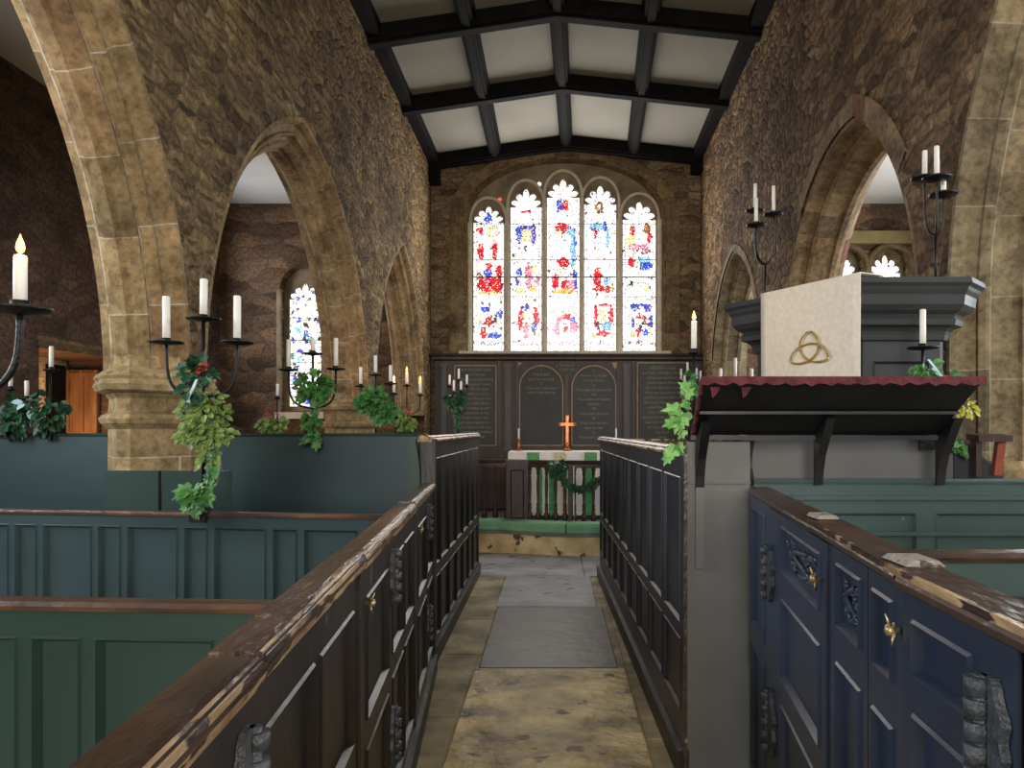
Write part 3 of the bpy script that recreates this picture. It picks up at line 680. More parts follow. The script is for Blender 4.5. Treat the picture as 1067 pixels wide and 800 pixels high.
# ------------------------------------------------------------------ panelling
def face_grid(mb, O, U, Nn, L, z0, z1, panels, depth=.012, bev=.009):
    O = Vector(O); us = sorted({0, L, *[p[0] for p in panels], *[p[1] for p in panels]}); zs = sorted({z0, z1, *[p[2] for p in panels], *[p[3] for p in panels]})
    P = lambda u, z, d=0: O+U*u-Nn*d+Vector((0, 0, z))
    for a, b in zip(us, us[1:]):
        for c, d in zip(zs, zs[1:]):
            mu, mz = (a+b)/2, (c+d)/2
            if any(p[0] < mu < p[1] and p[2] < mz < p[3] for p in panels): continue
            mb.poly([P(a, c), P(b, c), P(b, d), P(a, d)])
    for a, b, c, d in [p[:4] for p in panels]:
        o = [P(a, c), P(b, c), P(b, d), P(a, d)]
        i0 = [P(a+bev*.5, c+bev*.5, -.006), P(b-bev*.5, c+bev*.5, -.006), P(b-bev*.5, d-bev*.5, -.006), P(a+bev*.5, d-bev*.5, -.006)]
        i = [P(a+bev*1.6, c+bev*1.6, depth), P(b-bev*1.6, c+bev*1.6, depth), P(b-bev*1.6, d-bev*1.6, depth), P(a+bev*1.6, d-bev*1.6, depth)]
        for A, B in ((o, i0), (i0, i)):
            for k in range(4): mb.poly([A[k], A[(k+1) % 4], B[(k+1) % 4], B[k]])
        mb.poly(i)
def panelled(mb, p0, p1, z0, z1, th, front=(), back=(), flip=False, depth=.012):
    p0 = Vector((*p0, 0)); p1 = Vector((*p1, 0)); U = (p1-p0); L = U.length; U.normalize()
    Nn = Vector((U.y, -U.x, 0))
    if flip: Nn = -Nn
    face_grid(mb, p0, U, Nn, L, z0, z1, list(front), depth); face_grid(mb, p0-Nn*th, U, -Nn, L, z0, z1, list(back), depth)
    Zp = lambda p, z: p+Vector((0, 0, z))
    for a, b in ((p0, p1),):
        mb.poly([Zp(a, z1), Zp(b, z1), Zp(b-Nn*th, z1), Zp(a-Nn*th, z1)]); mb.poly([Zp(a, z0), Zp(b, z0), Zp(b-Nn*th, z0), Zp(a-Nn*th, z0)])
    for a in (p0, p1): mb.poly([Zp(a, z0), Zp(a-Nn*th, z0), Zp(a-Nn*th, z1), Zp(a, z1)])
    return L
CAPP = [(-.045, 0), (-.045, .012), (-.034, .022), (-.034, .030), (-.022, .038), (.022, .038), (.034, .030), (.034, .022), (.045, .012), (.045, 0)]
def knob(x, y, z, dx, parent, m=None, k=.6):
    mb = MB(); O_ = Vector((x, y, z))
    mb.tube([(x, y, z), (x+dx*.02, y, z), (x+dx*.03, y, z), (x+dx*.045, y, z), (x+dx*.052, y, z)], [.007, .007, .017, .017, .006], 10)
    mb.tube([(x+dx*.03, y-.01, z+.005), (x+dx*.04, y-.03, z+.03)], [.007, .002], 6); mb.tube([(x+dx*.03, y+.01, z+.005), (x+dx*.045, y+.012, z+.045)], [.007, .002], 6)
    mb.tube([(x+dx*.03, y-.01, z-.005), (x+dx*.04, y-.02, z-.04)], [.006, .002], 6)
    mb.v = [tuple(O_+(Vector(v)-O_)*k) for v in mb.v]
    return mb.build('latch_knob', m or M['brass'], parent)
def hinge(O, U, Nn, u, z, parent, h=.2, wd=.06, m=None):
    """wavy-edged wrought hinge plate"""
    mb = MB(); P = lambda a, b, d: O+U*(u+a)+Nn*d+Vector((0, 0, z+b))
    n = 14; L_ = []; R2 = []
    for k in range(n+1):
        t = k/n; bb = (t-.5)*h; ww = wd*(.35+.65*math.sin(PI*t)**.7)*(1-.22*abs(math.sin(3*PI*t)))
        L_.append((-ww*.25, bb)); R2.append((ww*.75, bb))
    pts = L_+R2[::-1]
    A = [mb.vt(P(a, b, .001)) for a, b in pts]; B = [mb.vt(P(a, b, .014)) for a, b in pts]; m_ = len(pts)
    for k in range(m_): mb.face((A[k], A[(k+1) % m_], B[(k+1) % m_], B[k]))
    for k in range(n):
        mb.face((B[k], B[k+1], B[m_-2-k], B[m_-1-k])); mb.face((A[k], A[k+1], A[m_-2-k], A[m_-1-k]))
    mb.tube([P(0, -h*.5, .016), P(0, h*.5, .016)], .009, 8)
    for k in range(5): mb.tube([P(-.002, h*(.2*k-.4)-.012, .02), P(-.002, h*(.2*k-.4)+.012, .02)], .016, 8)
    return mb.build('hinge', m or M['iron_painted'], parent)
M['iron_painted'] = surf('painted_iron', S(62, 64, 68), S(92, 94, 96), 30, .4, .3, metal=.2)
M['iron_blue'] = surf('blue_painted_iron', S(46, 52, 60), S(72, 78, 84), 30, .42, .4)

# --- left aisle front with doors
LX = lambda y: -.355-.088*y
def lp(y): return (LX(y), y)
ZL = 1.125
lf = thing('box_pew', 'dark panelled box pew front with worn cap along the left of the aisle', 'pew', (LX(2.4), 2.4, 0))
U = Vector((LX(4)-LX(0), 4, 0)).normalized(); NL = Vector((U.y, -U.x, 0))
def two_tier(L, n, za=.16, zb=.60, zc_=.68, zd=1.03, m=.05):
    w_ = (L-m)/n; return [(m+k*w_, (k+1)*w_, a, b) for k in range(n) for a, b in ((za, zb), (zc_, zd))]
fixed = [(.1, .49, 1), (1.06, 1.97, 2), (2.63, 3.46, 2), (4.13, 4.60, 1)]
doors = [(.50, 1.05), (1.98, 2.62), (3.47, 4.12)]
for a, b, n in fixed:
    mb = MB(); L = math.hypot(LX(b)-LX(a), b-a)
    panelled(mb, lp(a), lp(b), .0, ZL, .045, two_tier(L, n), two_tier(L, n, zc_=.66)); mb.build('panelling', M['black_paint'], lf)
for a, b in doors:
    mb = MB(); L = math.hypot(LX(b)-LX(a), b-a); s = .008
    q0 = (LX(a+.006)+s, a+.006); q1 = (LX(b-.006)+s, b-.006)
    panelled(mb, q0, q1, .10, ZL-.004, .045, two_tier(L-.012, 1, za=.2, m=.09), two_tier(L-.012, 1, m=.07))
    d = mb.build('door', M['black_paint'], lf)
    knob(LX(a+.05)+s, a+.06, 1.02, 1, d)
    for z in (.98, .42): hinge(Vector((LX(b)+s, b, 0)), -U, NL, .005, z, d, .2, .1)
mb = MB(); panelled(mb, (LX(.1)+.03, .1), (LX(4.6)+.03, 4.6), -.02, .10, .06); mb.build('plinth', M['black_paint'], lf)
caps = [(.12, 1.12, 0), (1.115, 2.02, .004), (2.015, 3.42, -.002), (3.415, 4.70, .006)]
for a, b, dz in caps:
    mb = MB(); mb.sweep([(LX(a)-.028, a, ZL+dz), (LX(b)-.028, b, ZL+dz)], [(-.045, 0), (-.048, .012), (-.040, .03), (-.02, .036), (.04, .036), (.045, .0)])
    c = mb.build('cap_rail', M['cap'], lf)
    mb = MB(); mb.sweep([(LX(a+.01)-.010+.016, a+.01, ZL+dz-.006), (LX(b-.01)+.006, b-.01, ZL+dz-.006)], [(-.010, 0), (-.014, .016), (-.009, .032), (.0, .040), (.006, .037), (.010, .02), (.006, 0)])
    # path runs +Y, sweep normal points to -X; keep the nosing on the aisle side
    mb.build('worn_nosing', M['nosing'], c)

# --- tall left pew by the chancel
tl = thing('box_pew', 'tall black panelled pew side on the left of the aisle by the chancel', 'pew', (-.8, 6.2, 0))
p0, p1 = (-.79, 4.64), (-.805, 7.72); L = 3.08
n = 7; w_ = (L-.05)/n; pn = [(.05+k*w_, (k+1)*w_, a, b) for k in range(n) for a, b in ((.12, .52), (.60, 1.31))]
mb = MB(); panelled(mb, p0, p1, 0, 1.42, .045, pn, pn, depth=.009); mb.build('panelling', M['black_paint'], tl)
mb = MB(); mb.box(-.83, -.745, 4.605, 4.67, 0, 1.44); mb.build('corner_post', M['black_paint'], tl)
mb = MB(); panelled(mb, (-.755, 4.67), (-.77, 7.72), 0, .10, .06); mb.build('plinth', M['black_paint'], tl)
mb = MB(); mb.sweep([(-.81, 4.60, 1.42), (-.825, 7.76, 1.425)], CAPP); mb.build('cap_rail', M['nosing'], tl)

# --- cross partitions left
def partition(name, lab, p0, p1, h, th, m, mcap, npan, zbreaks, flip=False, group=None, cap=True, extra=None):
    c = ((p0[0]+p1[0])/2, (p0[1]+p1[1])/2, 0)
    t = thing(name, lab, 'pew partition', c, group)
    L = math.hypot(p1[0]-p0[0], p1[1]-p0[1]); pans = []
    if npan:
        x = .10; wd = (L-.1)/npan
        for k in range(npan):
            for a, b in zbreaks: pans.append((x+k*wd, x+k*wd+wd-.17, a, b)); pans.append((x+k*wd+wd-.14, x+k*wd+wd-.03, a, b))
    mb = MB(); panelled(mb, p0, p1, 0, h, th, pans, [], flip, depth=.014); mb.build('panelling', m, t)
    if cap:
        mb = MB(); k = th/2 if not flip else -th/2
        dx, dy = (p1[0]-p0[0])/L, (p1[1]-p0[1])/L; nx, ny = (dy, -dx)
        if flip: nx, ny = -nx, -ny
        mb.sweep([(p0[0]-nx*th/2, p0[1]-ny*th/2, h), (p1[0]-nx*th/2, p1[1]-ny*th/2, h)], [(-.027, 0), (-.030, .010), (-.022, .019), (.022, .019), (.030, .010), (.027, 0)])
        mb.build('cap_rail', mcap, t)
    return t
M['cap_thin'] = surf('brown_cap_wood', S(50, 38, 32), S(104, 74, 56), 14, .35, .35, (.3, 1, 1))
partition('pew_partition', 'nearest dark green panelled pew partition at bottom left', (-1.93, 1.62), (-.545, 1.54), 1.115, .04, M['green'], M['cap_thin'], 3, [(.2, .52), (.60, 1.06)])
partition('pew_partition', 'blue green panelled partition carrying the big three branch candelabrum', (-3.2, 3.42), (-.665, 3.10), 1.12, .04, M['green_smooth'], M['cap_thin'], 6, [(.2, .52), (.60, 1.075)])
t = thing('pier_boarding', 'teal boarding fitted in front of the stone pier pedestal', 'boarding', (-1.85, 3.52, 0))
for a, b in ((-2.16, -1.90), (-1.885, -1.56)):
    mb = MB(); panelled(mb, (a, 3.545), (b, 3.54), 0, 1.30, .03); mb.build('board', M['green'], t)
t = partition('pew_partition', 'tall plain teal board partition under the window candelabrum', (-3.7, 4.66), (-.85, 4.62), 1.455, .04, M['green_smooth'], M['green'], 0, [])
mb = MB()   # concave corner board sweeping down to the aisle front
pts = [(-.90, 1.45), (-.862, 1.45)]+[(-.862+.03*math.sin(PI/2*k/8)*1.0, 1.45-.27*(k/8)) for k in range(9)][1:]+[(-.832, 1.1), (-.90, 1.1)]
mb.plate(pts, [], 4.55, 4.60); mb.build('corner_board', M['green'], t)
partition('pew_partition', 'hidden partition behind the tall teal board carrying small candelabra', (-3.2, 6.22), (-.85, 6.2), 1.40, .04, M['green'], M['cap_thin'], 4, [(.5, 1.2)])
partition('pew_partition', 'furthest left partition carrying the lit candelabrum', (-1.9, 7.42), (-.86, 7.4), 1.40, .04, M['green'], M['cap_thin'], 2, [(.5, 1.2)])
t = partition('pew_partition', 'dark chancel end of the left pews', (-1.9, 7.76), (-.80, 7.76), 1.42, .04, M['black_paint'], M['nosing'], 2, [(.5, 1.2)])

# --- tall right block
tr = thing('box_pew', 'tall dark slate panelled pew side on the right of the aisle', 'pew', (.52, 5.4, 0))
q0, q1 = (.463, 7.58), (.557, 3.2); L = math.hypot(q1[0]-q0[0], q1[1]-q0[1])
n = 9; w_ = (L-.06)/n; pn = [(.06+k*w_, (k+1)*w_, a, b) for k in range(n) for a, b in ((.26, .58), (.645, 1.29))]
mb = MB(); panelled(mb, q0, q1, 0, 1.385, .045, pn, pn, depth=.009); mb.build('panelling', M['slate'], tr)
mb = MB(); panelled(mb, (.43, 7.58), (.53, 3.19), 0, .11, .05); mb.build('plinth', M['black_paint'], tr)
mb = MB(); mb.sweep([(.485, 7.62, 1.385), (.578, 3.6, 1.385)], CAPP); mb.build('cap_rail', M['nosing'], tr)
mb = MB(); mb.box(.557, .572, 3.185, 3.205, 0, 1.43); mb.build('corner_post', M['cap_blue'], tr)
mb = MB(); mb.sweep([(.525, 5.5, 1.0), (.525, 5.44, 1.0)], [(-.012, .0), (.012, .0), (.012, .39), (-.012, .39)]); mb.build('joint_strip', M['slate'], tr)
partition('pew_partition', 'partition of the right chancel pews carrying a cluster of candles', (.52, 7.58), (2.1, 7.6), 1.38, .04, M['slate'], M['nosing'], 3, [(.5, 1.2)])
partition('pew_partition', 'partition behind the reading desk carrying five candles', (.56, 6.0), (2.02, 6.0), 1.38, .04, M['slate'], M['cap_thin'], 3, [(.5, 1.2)])

# --- clerk's pew front (grey) under the reading desk
cf = thing('clerk_pew', 'grey painted clerk pew front below the sloping book desk', 'pew', (1.2, 3.2, 0))
mb = MB(); panelled(mb, (.574, 3.2), (.846, 3.2), 0, 1.445, .04); mb.build('end_panel', M['grey'], cf)
mb = MB(); mb.box(.575, .846, 3.188, 3.2, 1.265, 1.272); mb.build('joint_moulding', M['grey'], cf)
mb = MB(); panelled(mb, (.872, 3.34), (1.80, 3.34), 0, 1.45, .04, [], []); mb.build('back_panel', M['grey'], cf)
mb = MB()
pts = [(3.2, .9), (3.34, .9), (3.34, 1.45), (3.22, 1.45)]+[(3.22+.05*math.sin(PI*k/8)-.02*k/8, 1.45-.2*k/8) for k in range(1, 9)]
mb.plate(pts, [], .846, .872, fx=lambda a, z, t: (t, a, z)); mb.build('curved_wing', M['slate'], cf)
mb = MB(); mb.plate([(1.80, 1.0), (2.02, 1.0), (2.02, 1.30), (1.98, 1.33), (1.90, 1.40), (1.84, 1.455), (1.80, 1.455)], [], 3.33, 3.36); mb.build('sloping_end', M['slate'], cf)
# green interior wall of right pew
gi = partition('pew_partition', 'teal panelled wall inside the right pew below the grey clerk front', (.862, 3.20), (2.75, 3.20), 1.265, .035, M['teal'], M['teal'], 0, [])
U2 = Vector((1, 0, 0)); N2 = Vector((U2.y, -U2.x, 0)); mb = MB()
face_grid(mb, Vector((.862, 3.20, 0))+N2*.014, U2, N2, 1.88, .5, 1.21, [(.05, .70, .6, 1.14), (.78, 1.34, .6, 1.14), (1.40, 1.84, .6, 1.14)]); 
for z, d in ((1.205, .03), (1.05, .02)): mb.bar((.87, 3.184, z), (2.74, 3.184, z), d, .018)
mb.build('panel_frame', M['teal'], gi)

# --- right near navy pew
ZR = 1.222
rp = thing('box_pew', 'navy panelled box pew front with carved doors at right of the aisle', 'pew', (.66, 1.9, 0))
RPT = [(.826, 3.14), (.815, 3.03), (.605, 1.29), (.583, .87), (.578, .2)]
def rpx(y):
    for (xa, ya), (xb, yb) in zip(RPT, RPT[1:]):
        if yb <= y <= ya: return xb+(xa-xb)*(y-yb)/(ya-yb)
    return RPT[-1][0]
def rp_section(a, b, pans, name='panelling', out=0.0):
    """section of the front from y=a (far) to y=b (near), facing the aisle"""
    A = Vector((rpx(a), a, 0)); B = Vector((rpx(b), b, 0)); U = (B-A); L = U.length; U.normalize(); Nn = Vector((U.y, -U.x, 0))
    p0 = A+Nn*out; p1 = B+Nn*out
    mb = MB(); panelled(mb, (p0.x, p0.y), (p1.x, p1.y), .06 if out else 0, ZR, .045, [(p[0]*L, p[1]*L, p[2], p[3]) for p in pans], [], depth=.013)
    return mb.build(name, M['blue'], rp), p0, U, Nn, L
def carving(p0, U, Nn, u0, u1, z0, z1, parent):
    mb = MB(); rnd = random.Random(3)
    def blob(u, z, ru, rz, d):
        c = p0+U*u+Vector((0, 0, z)); n = 8
        ring = [c+U*ru*math.cos(2*PI*k/n)+Vector((0, 0, rz*math.sin(2*PI*k/n)))-Nn*.018 for k in range(n)]
        r2 = [c+U*ru*.55*math.cos(2*PI*k/n)+Vector((0, 0, rz*.55*math.sin(2*PI*k/n)))-Nn*(.018-d) for k in range(n)]
        mb.loft([ring, r2], True)
    uc = (u0+u1)/2; zc2 = (z0+z1)/2; hu = (u1-u0)/2; hz = (z1-z0)/2
    for k in range(11):
        t = k/10; s_ = math.sin(t*PI*2.6)
        blob(uc+s_*hu*.55, z0+.03+(z1-z0-.06)*t, hu*.20, hz*.09, .016)
        blob(uc-s_*hu*.5, z0+.03+(z1-z0-.06)*t, hu*.14, hz*.13, .014)
    for k in range(26):
        blob(rnd.uniform(u0+.03, u1-.03), rnd.uniform(z0+.03, z1-.03), rnd.uniform(.007, .014), rnd.uniform(.008, .016), .013)
    mb.tube([p0+U*(uc+math.sin(t/12*PI*2.4)*hu*.4)+Vector((0, 0, z0+.03+(z1-z0-.06)*t/12))-Nn*.008 for t in range(13)], .008, 6)
    return mb.build('carving', M['blue'], parent)
rp_section(3.12, 2.64, [(.12, .80, .70, 1.18), (.12, .80, .12, .62)])
TB = [(1.04, 1.19), (.70, .96), (.14, .62)]
def cols(a, b): return [(a, b, z0, z1) for z0, z1 in TB]
d1, P, U_, N_, L_ = rp_section(2.62, 1.80, cols(.30, .94), 'door', .008)
carving(P, U_, N_, .31*L_, .93*L_, 1.045, 1.185, d1)
hinge(P, U_, N_, .04, 1.0, d1, .19, .15, M['iron_blue']); hinge(P, U_, N_, .06, .49, d1, .22, .16, M['iron_blue'])
kp = P+U_*(L_-.03); knob(kp.x, kp.y, 1.13, -1, d1)
s2, P, U_, N_, L_ = rp_section(1.79, 1.485, cols(.22, .86))
carving(P, U_, N_, .24*L_, .84*L_, 1.045, 1.185, s2)
s3, P, U_, N_, L_ = rp_section(1.48, 1.275, cols(.14, .72))
kp = P+U_*(L_-.012); knob(kp.x, kp.y, 1.15, -1, s3)
d2, P, U_, N_, L_ = rp_section(1.265, .93, [(.12, .70, 1.09, 1.185), (.12, .70, .66, 1.03), (.12, .70, .14, .58)], 'door', .008)
hinge(P, U_, N_, L_-.05, 1.10, d2, .15, .07, M['iron_blue'])
rp_section(.92, .22, [(.12, .9, 1.09, 1.185), (.12, .9, .66, 1.03)])
segs = [[(.868, 3.14), (.857, 3.03), (rpx(1.99)+.042, 1.99)], [(rpx(1.985)+.042, 1.985), (.647, 1.31)], [(.643, 1.30), (.622, .87)], [(.622, .865), (.617, .2)]]
for i, sg in enumerate(segs):
    mb = MB(); mb.sweep([(x, y, ZR+.003*(i % 2)) for x, y in sg], [(-.042, 0), (-.045, .012), (-.036, .028), (.036, .034), (.052, .02), (.052, 0)]); c = mb.build('cap_rail', M['cap_blue'], rp)
    mb = MB(); mb.sweep([(x-.037, y, ZR+.019) for x, y in sg], [(-.006, 0), (.006, 0), (.006, .012), (-.006, .012)]); mb.build('worn_nosing', M['nosing'] if i in (1, 2) else M['cap_blue'], c)
M['worn_silver'] = surf('bare_worn_wood', S(130, 124, 112), S(176, 168, 152), 30, .6, .4, chips=(S(84, 72, 60), 30, .56))
for x, y, a, b in ((rpx(2.05)+.045, 2.05, .03, .05), (rpx(1.36)+.045, 1.36, .035, .05), (.63, .86, .03, .04)):
    mb = MB(); mb.loft([[(x-a, y-b, ZR+.034), (x+a, y-b, ZR+.034), (x+a, y+b, ZR+.034), (x-a, y+b, ZR+.034)], [(x-a*.8, y-b*.8, ZR+.043), (x+a*.8, y-b*.8, ZR+.043), (x+a*.8, y+b*.8, ZR+.043), (x-a*.8, y+b*.8, ZR+.043)]]); mb.build('worn_joint', M['worn_silver'], rp)
partition('pew_partition', 'green pew partition with brown cap at the right edge', (.67, 1.47), (2.3, 1.49), 1.235, .035, M['teal'], M['cap_thin'], 2, [(.5, 1.13)])
t = tag(MB.build.__get__((lambda m: (m.box(.70, 2.2, 1.30, 1.45, 1.145, 1.17), m)[1])(MB()))('book_ledge', M['cap_thin']), 'brown book ledge on the green partition at the right edge', 'ledge')

# ------------------------------------------------------------------ reading desk
dk = thing('reading_desk', 'sloping crimson edged book desk cantilevered over the grey pew front', 'desk', (1.1, 3.1, 1.44))
A0, A1 = Vector((.575, 2.85, 1.672)), Vector((1.64, 2.85, 1.672)); B0, B1 = Vector((.605, 3.19, 1.475)), Vector((1.655, 3.19, 1.475))
nn = (A1-A0).cross(B0-A0).normalized()
if nn.z < 0: nn = -nn
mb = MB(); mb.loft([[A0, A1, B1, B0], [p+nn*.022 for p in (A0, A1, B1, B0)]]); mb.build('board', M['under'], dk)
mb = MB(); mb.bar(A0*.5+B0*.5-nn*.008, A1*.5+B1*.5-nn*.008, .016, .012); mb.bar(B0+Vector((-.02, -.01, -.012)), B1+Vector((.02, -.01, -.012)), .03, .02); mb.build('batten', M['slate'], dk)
mb = MB(); top = [p+nn*.024 for p in (A0, A1, B1, B0)]; mb.loft([[p for p in top], [p+nn*.014 for p in top]])
n = 44      # gathered velvet edge along the raised front
f0 = A0+Vector((-.012, -.014, .03)); f1 = A1+Vector((.02, -.014, .03)); rows = []
for k in range(n+1):
    p = f0.lerp(f1, k/n); q = Vector((0, .004*math.sin(k*1.9), -.028-.006*math.sin(k*2.3)-.004*random.random()))
    rows.append([p, p+q, p+q+Vector((0, .008, 0)), p+Vector((0, .014, 0))])
mb.loft(rows); 
rows = []
for k in range(13):
    p = A0.lerp(B0, k/12)+Vector((-.014, 0, .02)); q = Vector((.003*math.sin(k*2), 0, -.03-.012*abs(math.sin(k*1.7)))); rows.append([p, p+q, p+q+Vector((.01, 0, 0)), p+Vector((.012, 0, .004))])
mb.loft(rows)
for x0 in (.60, .72):
    mb.poly([(x0, 2.862, 1.675), (x0+.05, 2.862, 1.675), (x0+.03, 2.875, 1.635), (x0+.012, 2.87, 1.62)])
mb.build('velvet_cover', M['crimson'], dk)
for x, zb2 in ((.625, 1.24), (1.135, 1.26), (1.66, 1.26)):
    mb = MB()
    pts = [(3.19, zb2), (3.178, zb2), (3.165, zb2+.06), (3.14, zb2+.13), (3.09, zb2+.20), (3.03, zb2+.285), (3.06, zb2+.285+.01), (3.19, 1.472)]
    pts = [(y, min(z, 1.475+(3.19-y)*.579-.006)) for y, z in pts]
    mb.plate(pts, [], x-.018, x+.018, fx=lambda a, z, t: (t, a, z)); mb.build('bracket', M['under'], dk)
mb = MB(); mb.box(.607, .643, 3.176, 3.2, .90, 1.26); mb.build('bracket_strip', M['grey'], dk)

# small wooden book rest beside the pulpit
br_ = thing('book_rest', 'small wooden book rest with reddish leg beside the stone pier', 'book rest', (1.93, 3.28, 1.26))
mb = MB(); mb.obox((1.935, 3.29, 1.462), Vector((.075, 0, 0)), Vector((0, .05, .004)), Vector((0, 0, .014))); mb.build('top', M['wood'], br_)
mb = MB(); mb.bar((1.965, 3.29, 1.295), (1.985, 3.29, 1.45), .035, .03, Vector((0, 1, 0))); mb.build('leg', surf('red_mahogany', S(120, 54, 34), S(146, 76, 48), 14, .4, .1), br_)
mb = MB(); mb.box(1.86, 1.885, 3.26, 3.31, 1.292, 1.45); mb.build('leg', M['wood'], br_)

# ------------------------------------------------------------------ pulpit
pu = thing('pulpit', 'grey painted panelled wooden pulpit with heavy moulded cornice', 'pulpit', (1.55, 4.0, 0))
PP = [Vector(p) for p in ((.965, 4.2), (1.40, 3.42), (1.93, 3.42), (2.085, 3.58), (1.97, 3.78), (1.95, 4.4), (1.35, 4.7))]
def offp(P, o):
    out = []; n = len(P)
    for k in range(n):
        d0 = (P[k]-P[k-1]).normalized(); d1 = (P[(k+1) % n]-P[k]).normalized()
        n0 = Vector((d0.y, -d0.x)); n1 = Vector((d1.y, -d1.x)); m_ = (n0+n1).normalized()
        out.append(P[k]+m_*o/max(.55, m_.dot(n0)))
    return out
cp = [(2.20, -.03), (2.205, 0), (2.180, .004), (2.165, -.012), (2.150, -.018), (2.13, -.03), (2.085, -.035), (2.06, -.055), (2.045, -.08), (2.035, -.085), (2.02, -.075), (1.995, -.08), (1.985, -.11), (1.97, -.125), (1.955, -.13), (1.93, -.135), (1.925, -.15)]
mb = MB(); mb.loft([[(p.x, p.y, z) for p in offp(PP, o)] for z, o in cp[::-1]]); mb.build('cornice', M['pulpit'], pu)
BP = offp(PP, -.155); mb = MB()
for k in range(len(BP)):
    a, b = BP[k], BP[(k+1) % len(BP)]; U_ = Vector((b.x-a.x, b.y-a.y, 0)); L_ = U_.length
    if L_ < .02: continue
    U_.normalize(); N_ = Vector((U_.y, -U_.x, 0))
    pans = [(.05, L_-.05, 1.55, 1.83), (.05, L_-.05, .85, 1.48)] if L_ > .16 else []
    if L_ > .5: pans = [(.05, L_/2-.03, 1.50, 1.83), (L_/2+.03, L_-.05, 1.50, 1.83), (.05, L_/2-.03, .85, 1.44), (L_/2+.03, L_-.05, .85, 1.44)]
    face_grid(mb, (a.x, a.y, 0), U_, N_, L_, .75, 1.93, pans, .016)
mb.poly([(p.x, p.y, .75) for p in BP]); mb.build('body', M['pulpit'], pu)
mb = MB(); mb.loft([[(p.x, p.y, z) for p in offp(PP, o)] for z, o in ((.0, -.36), (.3, -.36), (.6, -.25), (.7, -.15), (.76, -.13))]); mb.build('base', M['pulpit'], pu)

# cloth hanging from the pulpit cornice
cl = thing('pulpit_fall', 'ivory pulpit fall with gold trefoil knot over the cornice', 'cloth', (1.25, 3.7, 1.6))
a = Vector((1.407, 3.385, 0)); b = Vector((1.105, 3.93, 0)); U_ = (b-a).normalized(); N_ = Vector((-abs(U_.y), -abs(U_.x), 0)).normalized(); Lc = (b-a).length
mb = MB(); rows = []
nz = 10
for j in range(nz+1):
    z = 2.215-(2.215-1.60)*j/nz; row = []
    for i in range(15):
        t = i/14; d = .012+.004*math.sin(t*9+j*.3)*(j/nz); row.append(a+U_*Lc*t+N_*d+Vector((0, 0, z)))
    rows.append(row)
top = [[p-N_*.16+Vector((0, 0, .006)) for p in rows[0]], [p+Vector((0, 0, .004)) for p in rows[0]]]
front = top+rows; grid = [[mb.vt(p) for p in r] for r in front]; back = [[mb.vt(p-N_*.005-Vector((0, 0, .004 if q < 2 else 0))) for p in r] for q, r in enumerate(front)]
for g, fl in ((grid, 0), (back, 1)):
    for r0, r1 in zip(g, g[1:]):
        for k in range(14):
            q = (r0[k], r0[k+1], r1[k+1], r1[k]); mb.face(q if not fl else q[::-1], True)
for j in range(len(grid)-1):
    for e in (0, 14): mb.face((grid[j][e], grid[j+1][e], back[j+1][e], back[j][e]))
for k in range(14): mb.face((grid[-1][k], grid[-1][k+1], back[-1][k+1], back[-1][k]))
mb.build('cloth', M['linen'], cl)
# triquetra: three interlaced arcs
cc = a+U_*Lc*.46+N_*.024+Vector((0, 0, 1.885))
def Q(x, y, d=0): return cc-U_*x*1.42+Vector((0, 0, y))+N_*d
TR = MB()
# true triquetra outline: three vesica arcs, each a circle arc centred on a triangle vertex of the opposite side
Rr = .083
for m_ in range(3):
    ac = PI/2+PI+m_*2*PI/3             # circle centres below/sides
    cxx, cyy = Rr*.58*math.cos(ac), Rr*.58*math.sin(ac)
    pts = []
    for k in range(29):
        th = ac+PI-math.radians(86)+math.radians(172)*k/28
        pts.append(Q(cxx+Rr*math.cos(th), cyy+Rr*math.sin(th), .003*math.sin(k/28*PI*3)))
    TR.tube(pts, 0.0048, 6)
TR.build('trefoil_knot', M['goldthread'], cl)

# ------------------------------------------------------------------ reredos
RY = 11.38; kr = RY/F
RX = lambda px: (px-CX)*kr
RZ = lambda py: 1.5+(CY-py)*kr
rr_ = thing('reredos', 'dark wooden altar reredos with gilt lettered boards below the east window', 'reredos', (.24, RY, .28))
x0, x1 = RX(453), RX(736)
mb = MB(); mb.box(x0, x1, RY, YE-.005, .28, RZ(372)); mb.build('back_panel', M['redwood'], rr_)
mb = MB(); mb.loft([[(x0-o, RY-.02-o, z), (x1+o, RY-.02-o, z), (x1+o, YE-.004, z), (x0-o, YE-.004, z)] for z, o in ((RZ(376), 0), (RZ(374.5), .03), (RZ(372), .035), (RZ(371), .07), (RZ(369), .08))]); mb.build('cornice', M['wood'], rr_)
mb = MB(); mb.box(x0, x1, RY-.05, RY, .28, RZ(470)); mb.box(x0, x1, RY-.035, RY, RZ(470), RZ(467)); mb.build('base_board', M['redwood'], rr_)
for a, b in ((460.5, 465.5), (526.5, 532.5), (649.5, 655.5), (721, 727)):
    mb = MB(); mb.box(RX(a), RX(b), RY-.035, RY, RZ(468), RZ(381)); mb.box(RX(a)-.02, RX(b)+.02, RY-.045, RY, RZ(382), RZ(379)); mb.box(RX(a)-.02, RX(b)+.02, RY-.045, RY, RZ(469), RZ(465)); mb.build('pilaster', M['pilaster'], rr_)
for a, b, z0_, z1_ in ((536, 646, RZ(466), RZ(467.5)), (538, 540, RZ(466), RZ(376)), (588.5, 592, RZ(466), RZ(390)), (643, 645, RZ(466), RZ(376)), (519, 522, RZ(466), RZ(376)), (659, 661, RZ(466), RZ(376))):
    mb = MB(); mb.box(RX(a), RX(b), RY-.02, RY, min(z0_, z1_), max(z0_, z1_)); mb.build('frame_strip', M['wood'], rr_)
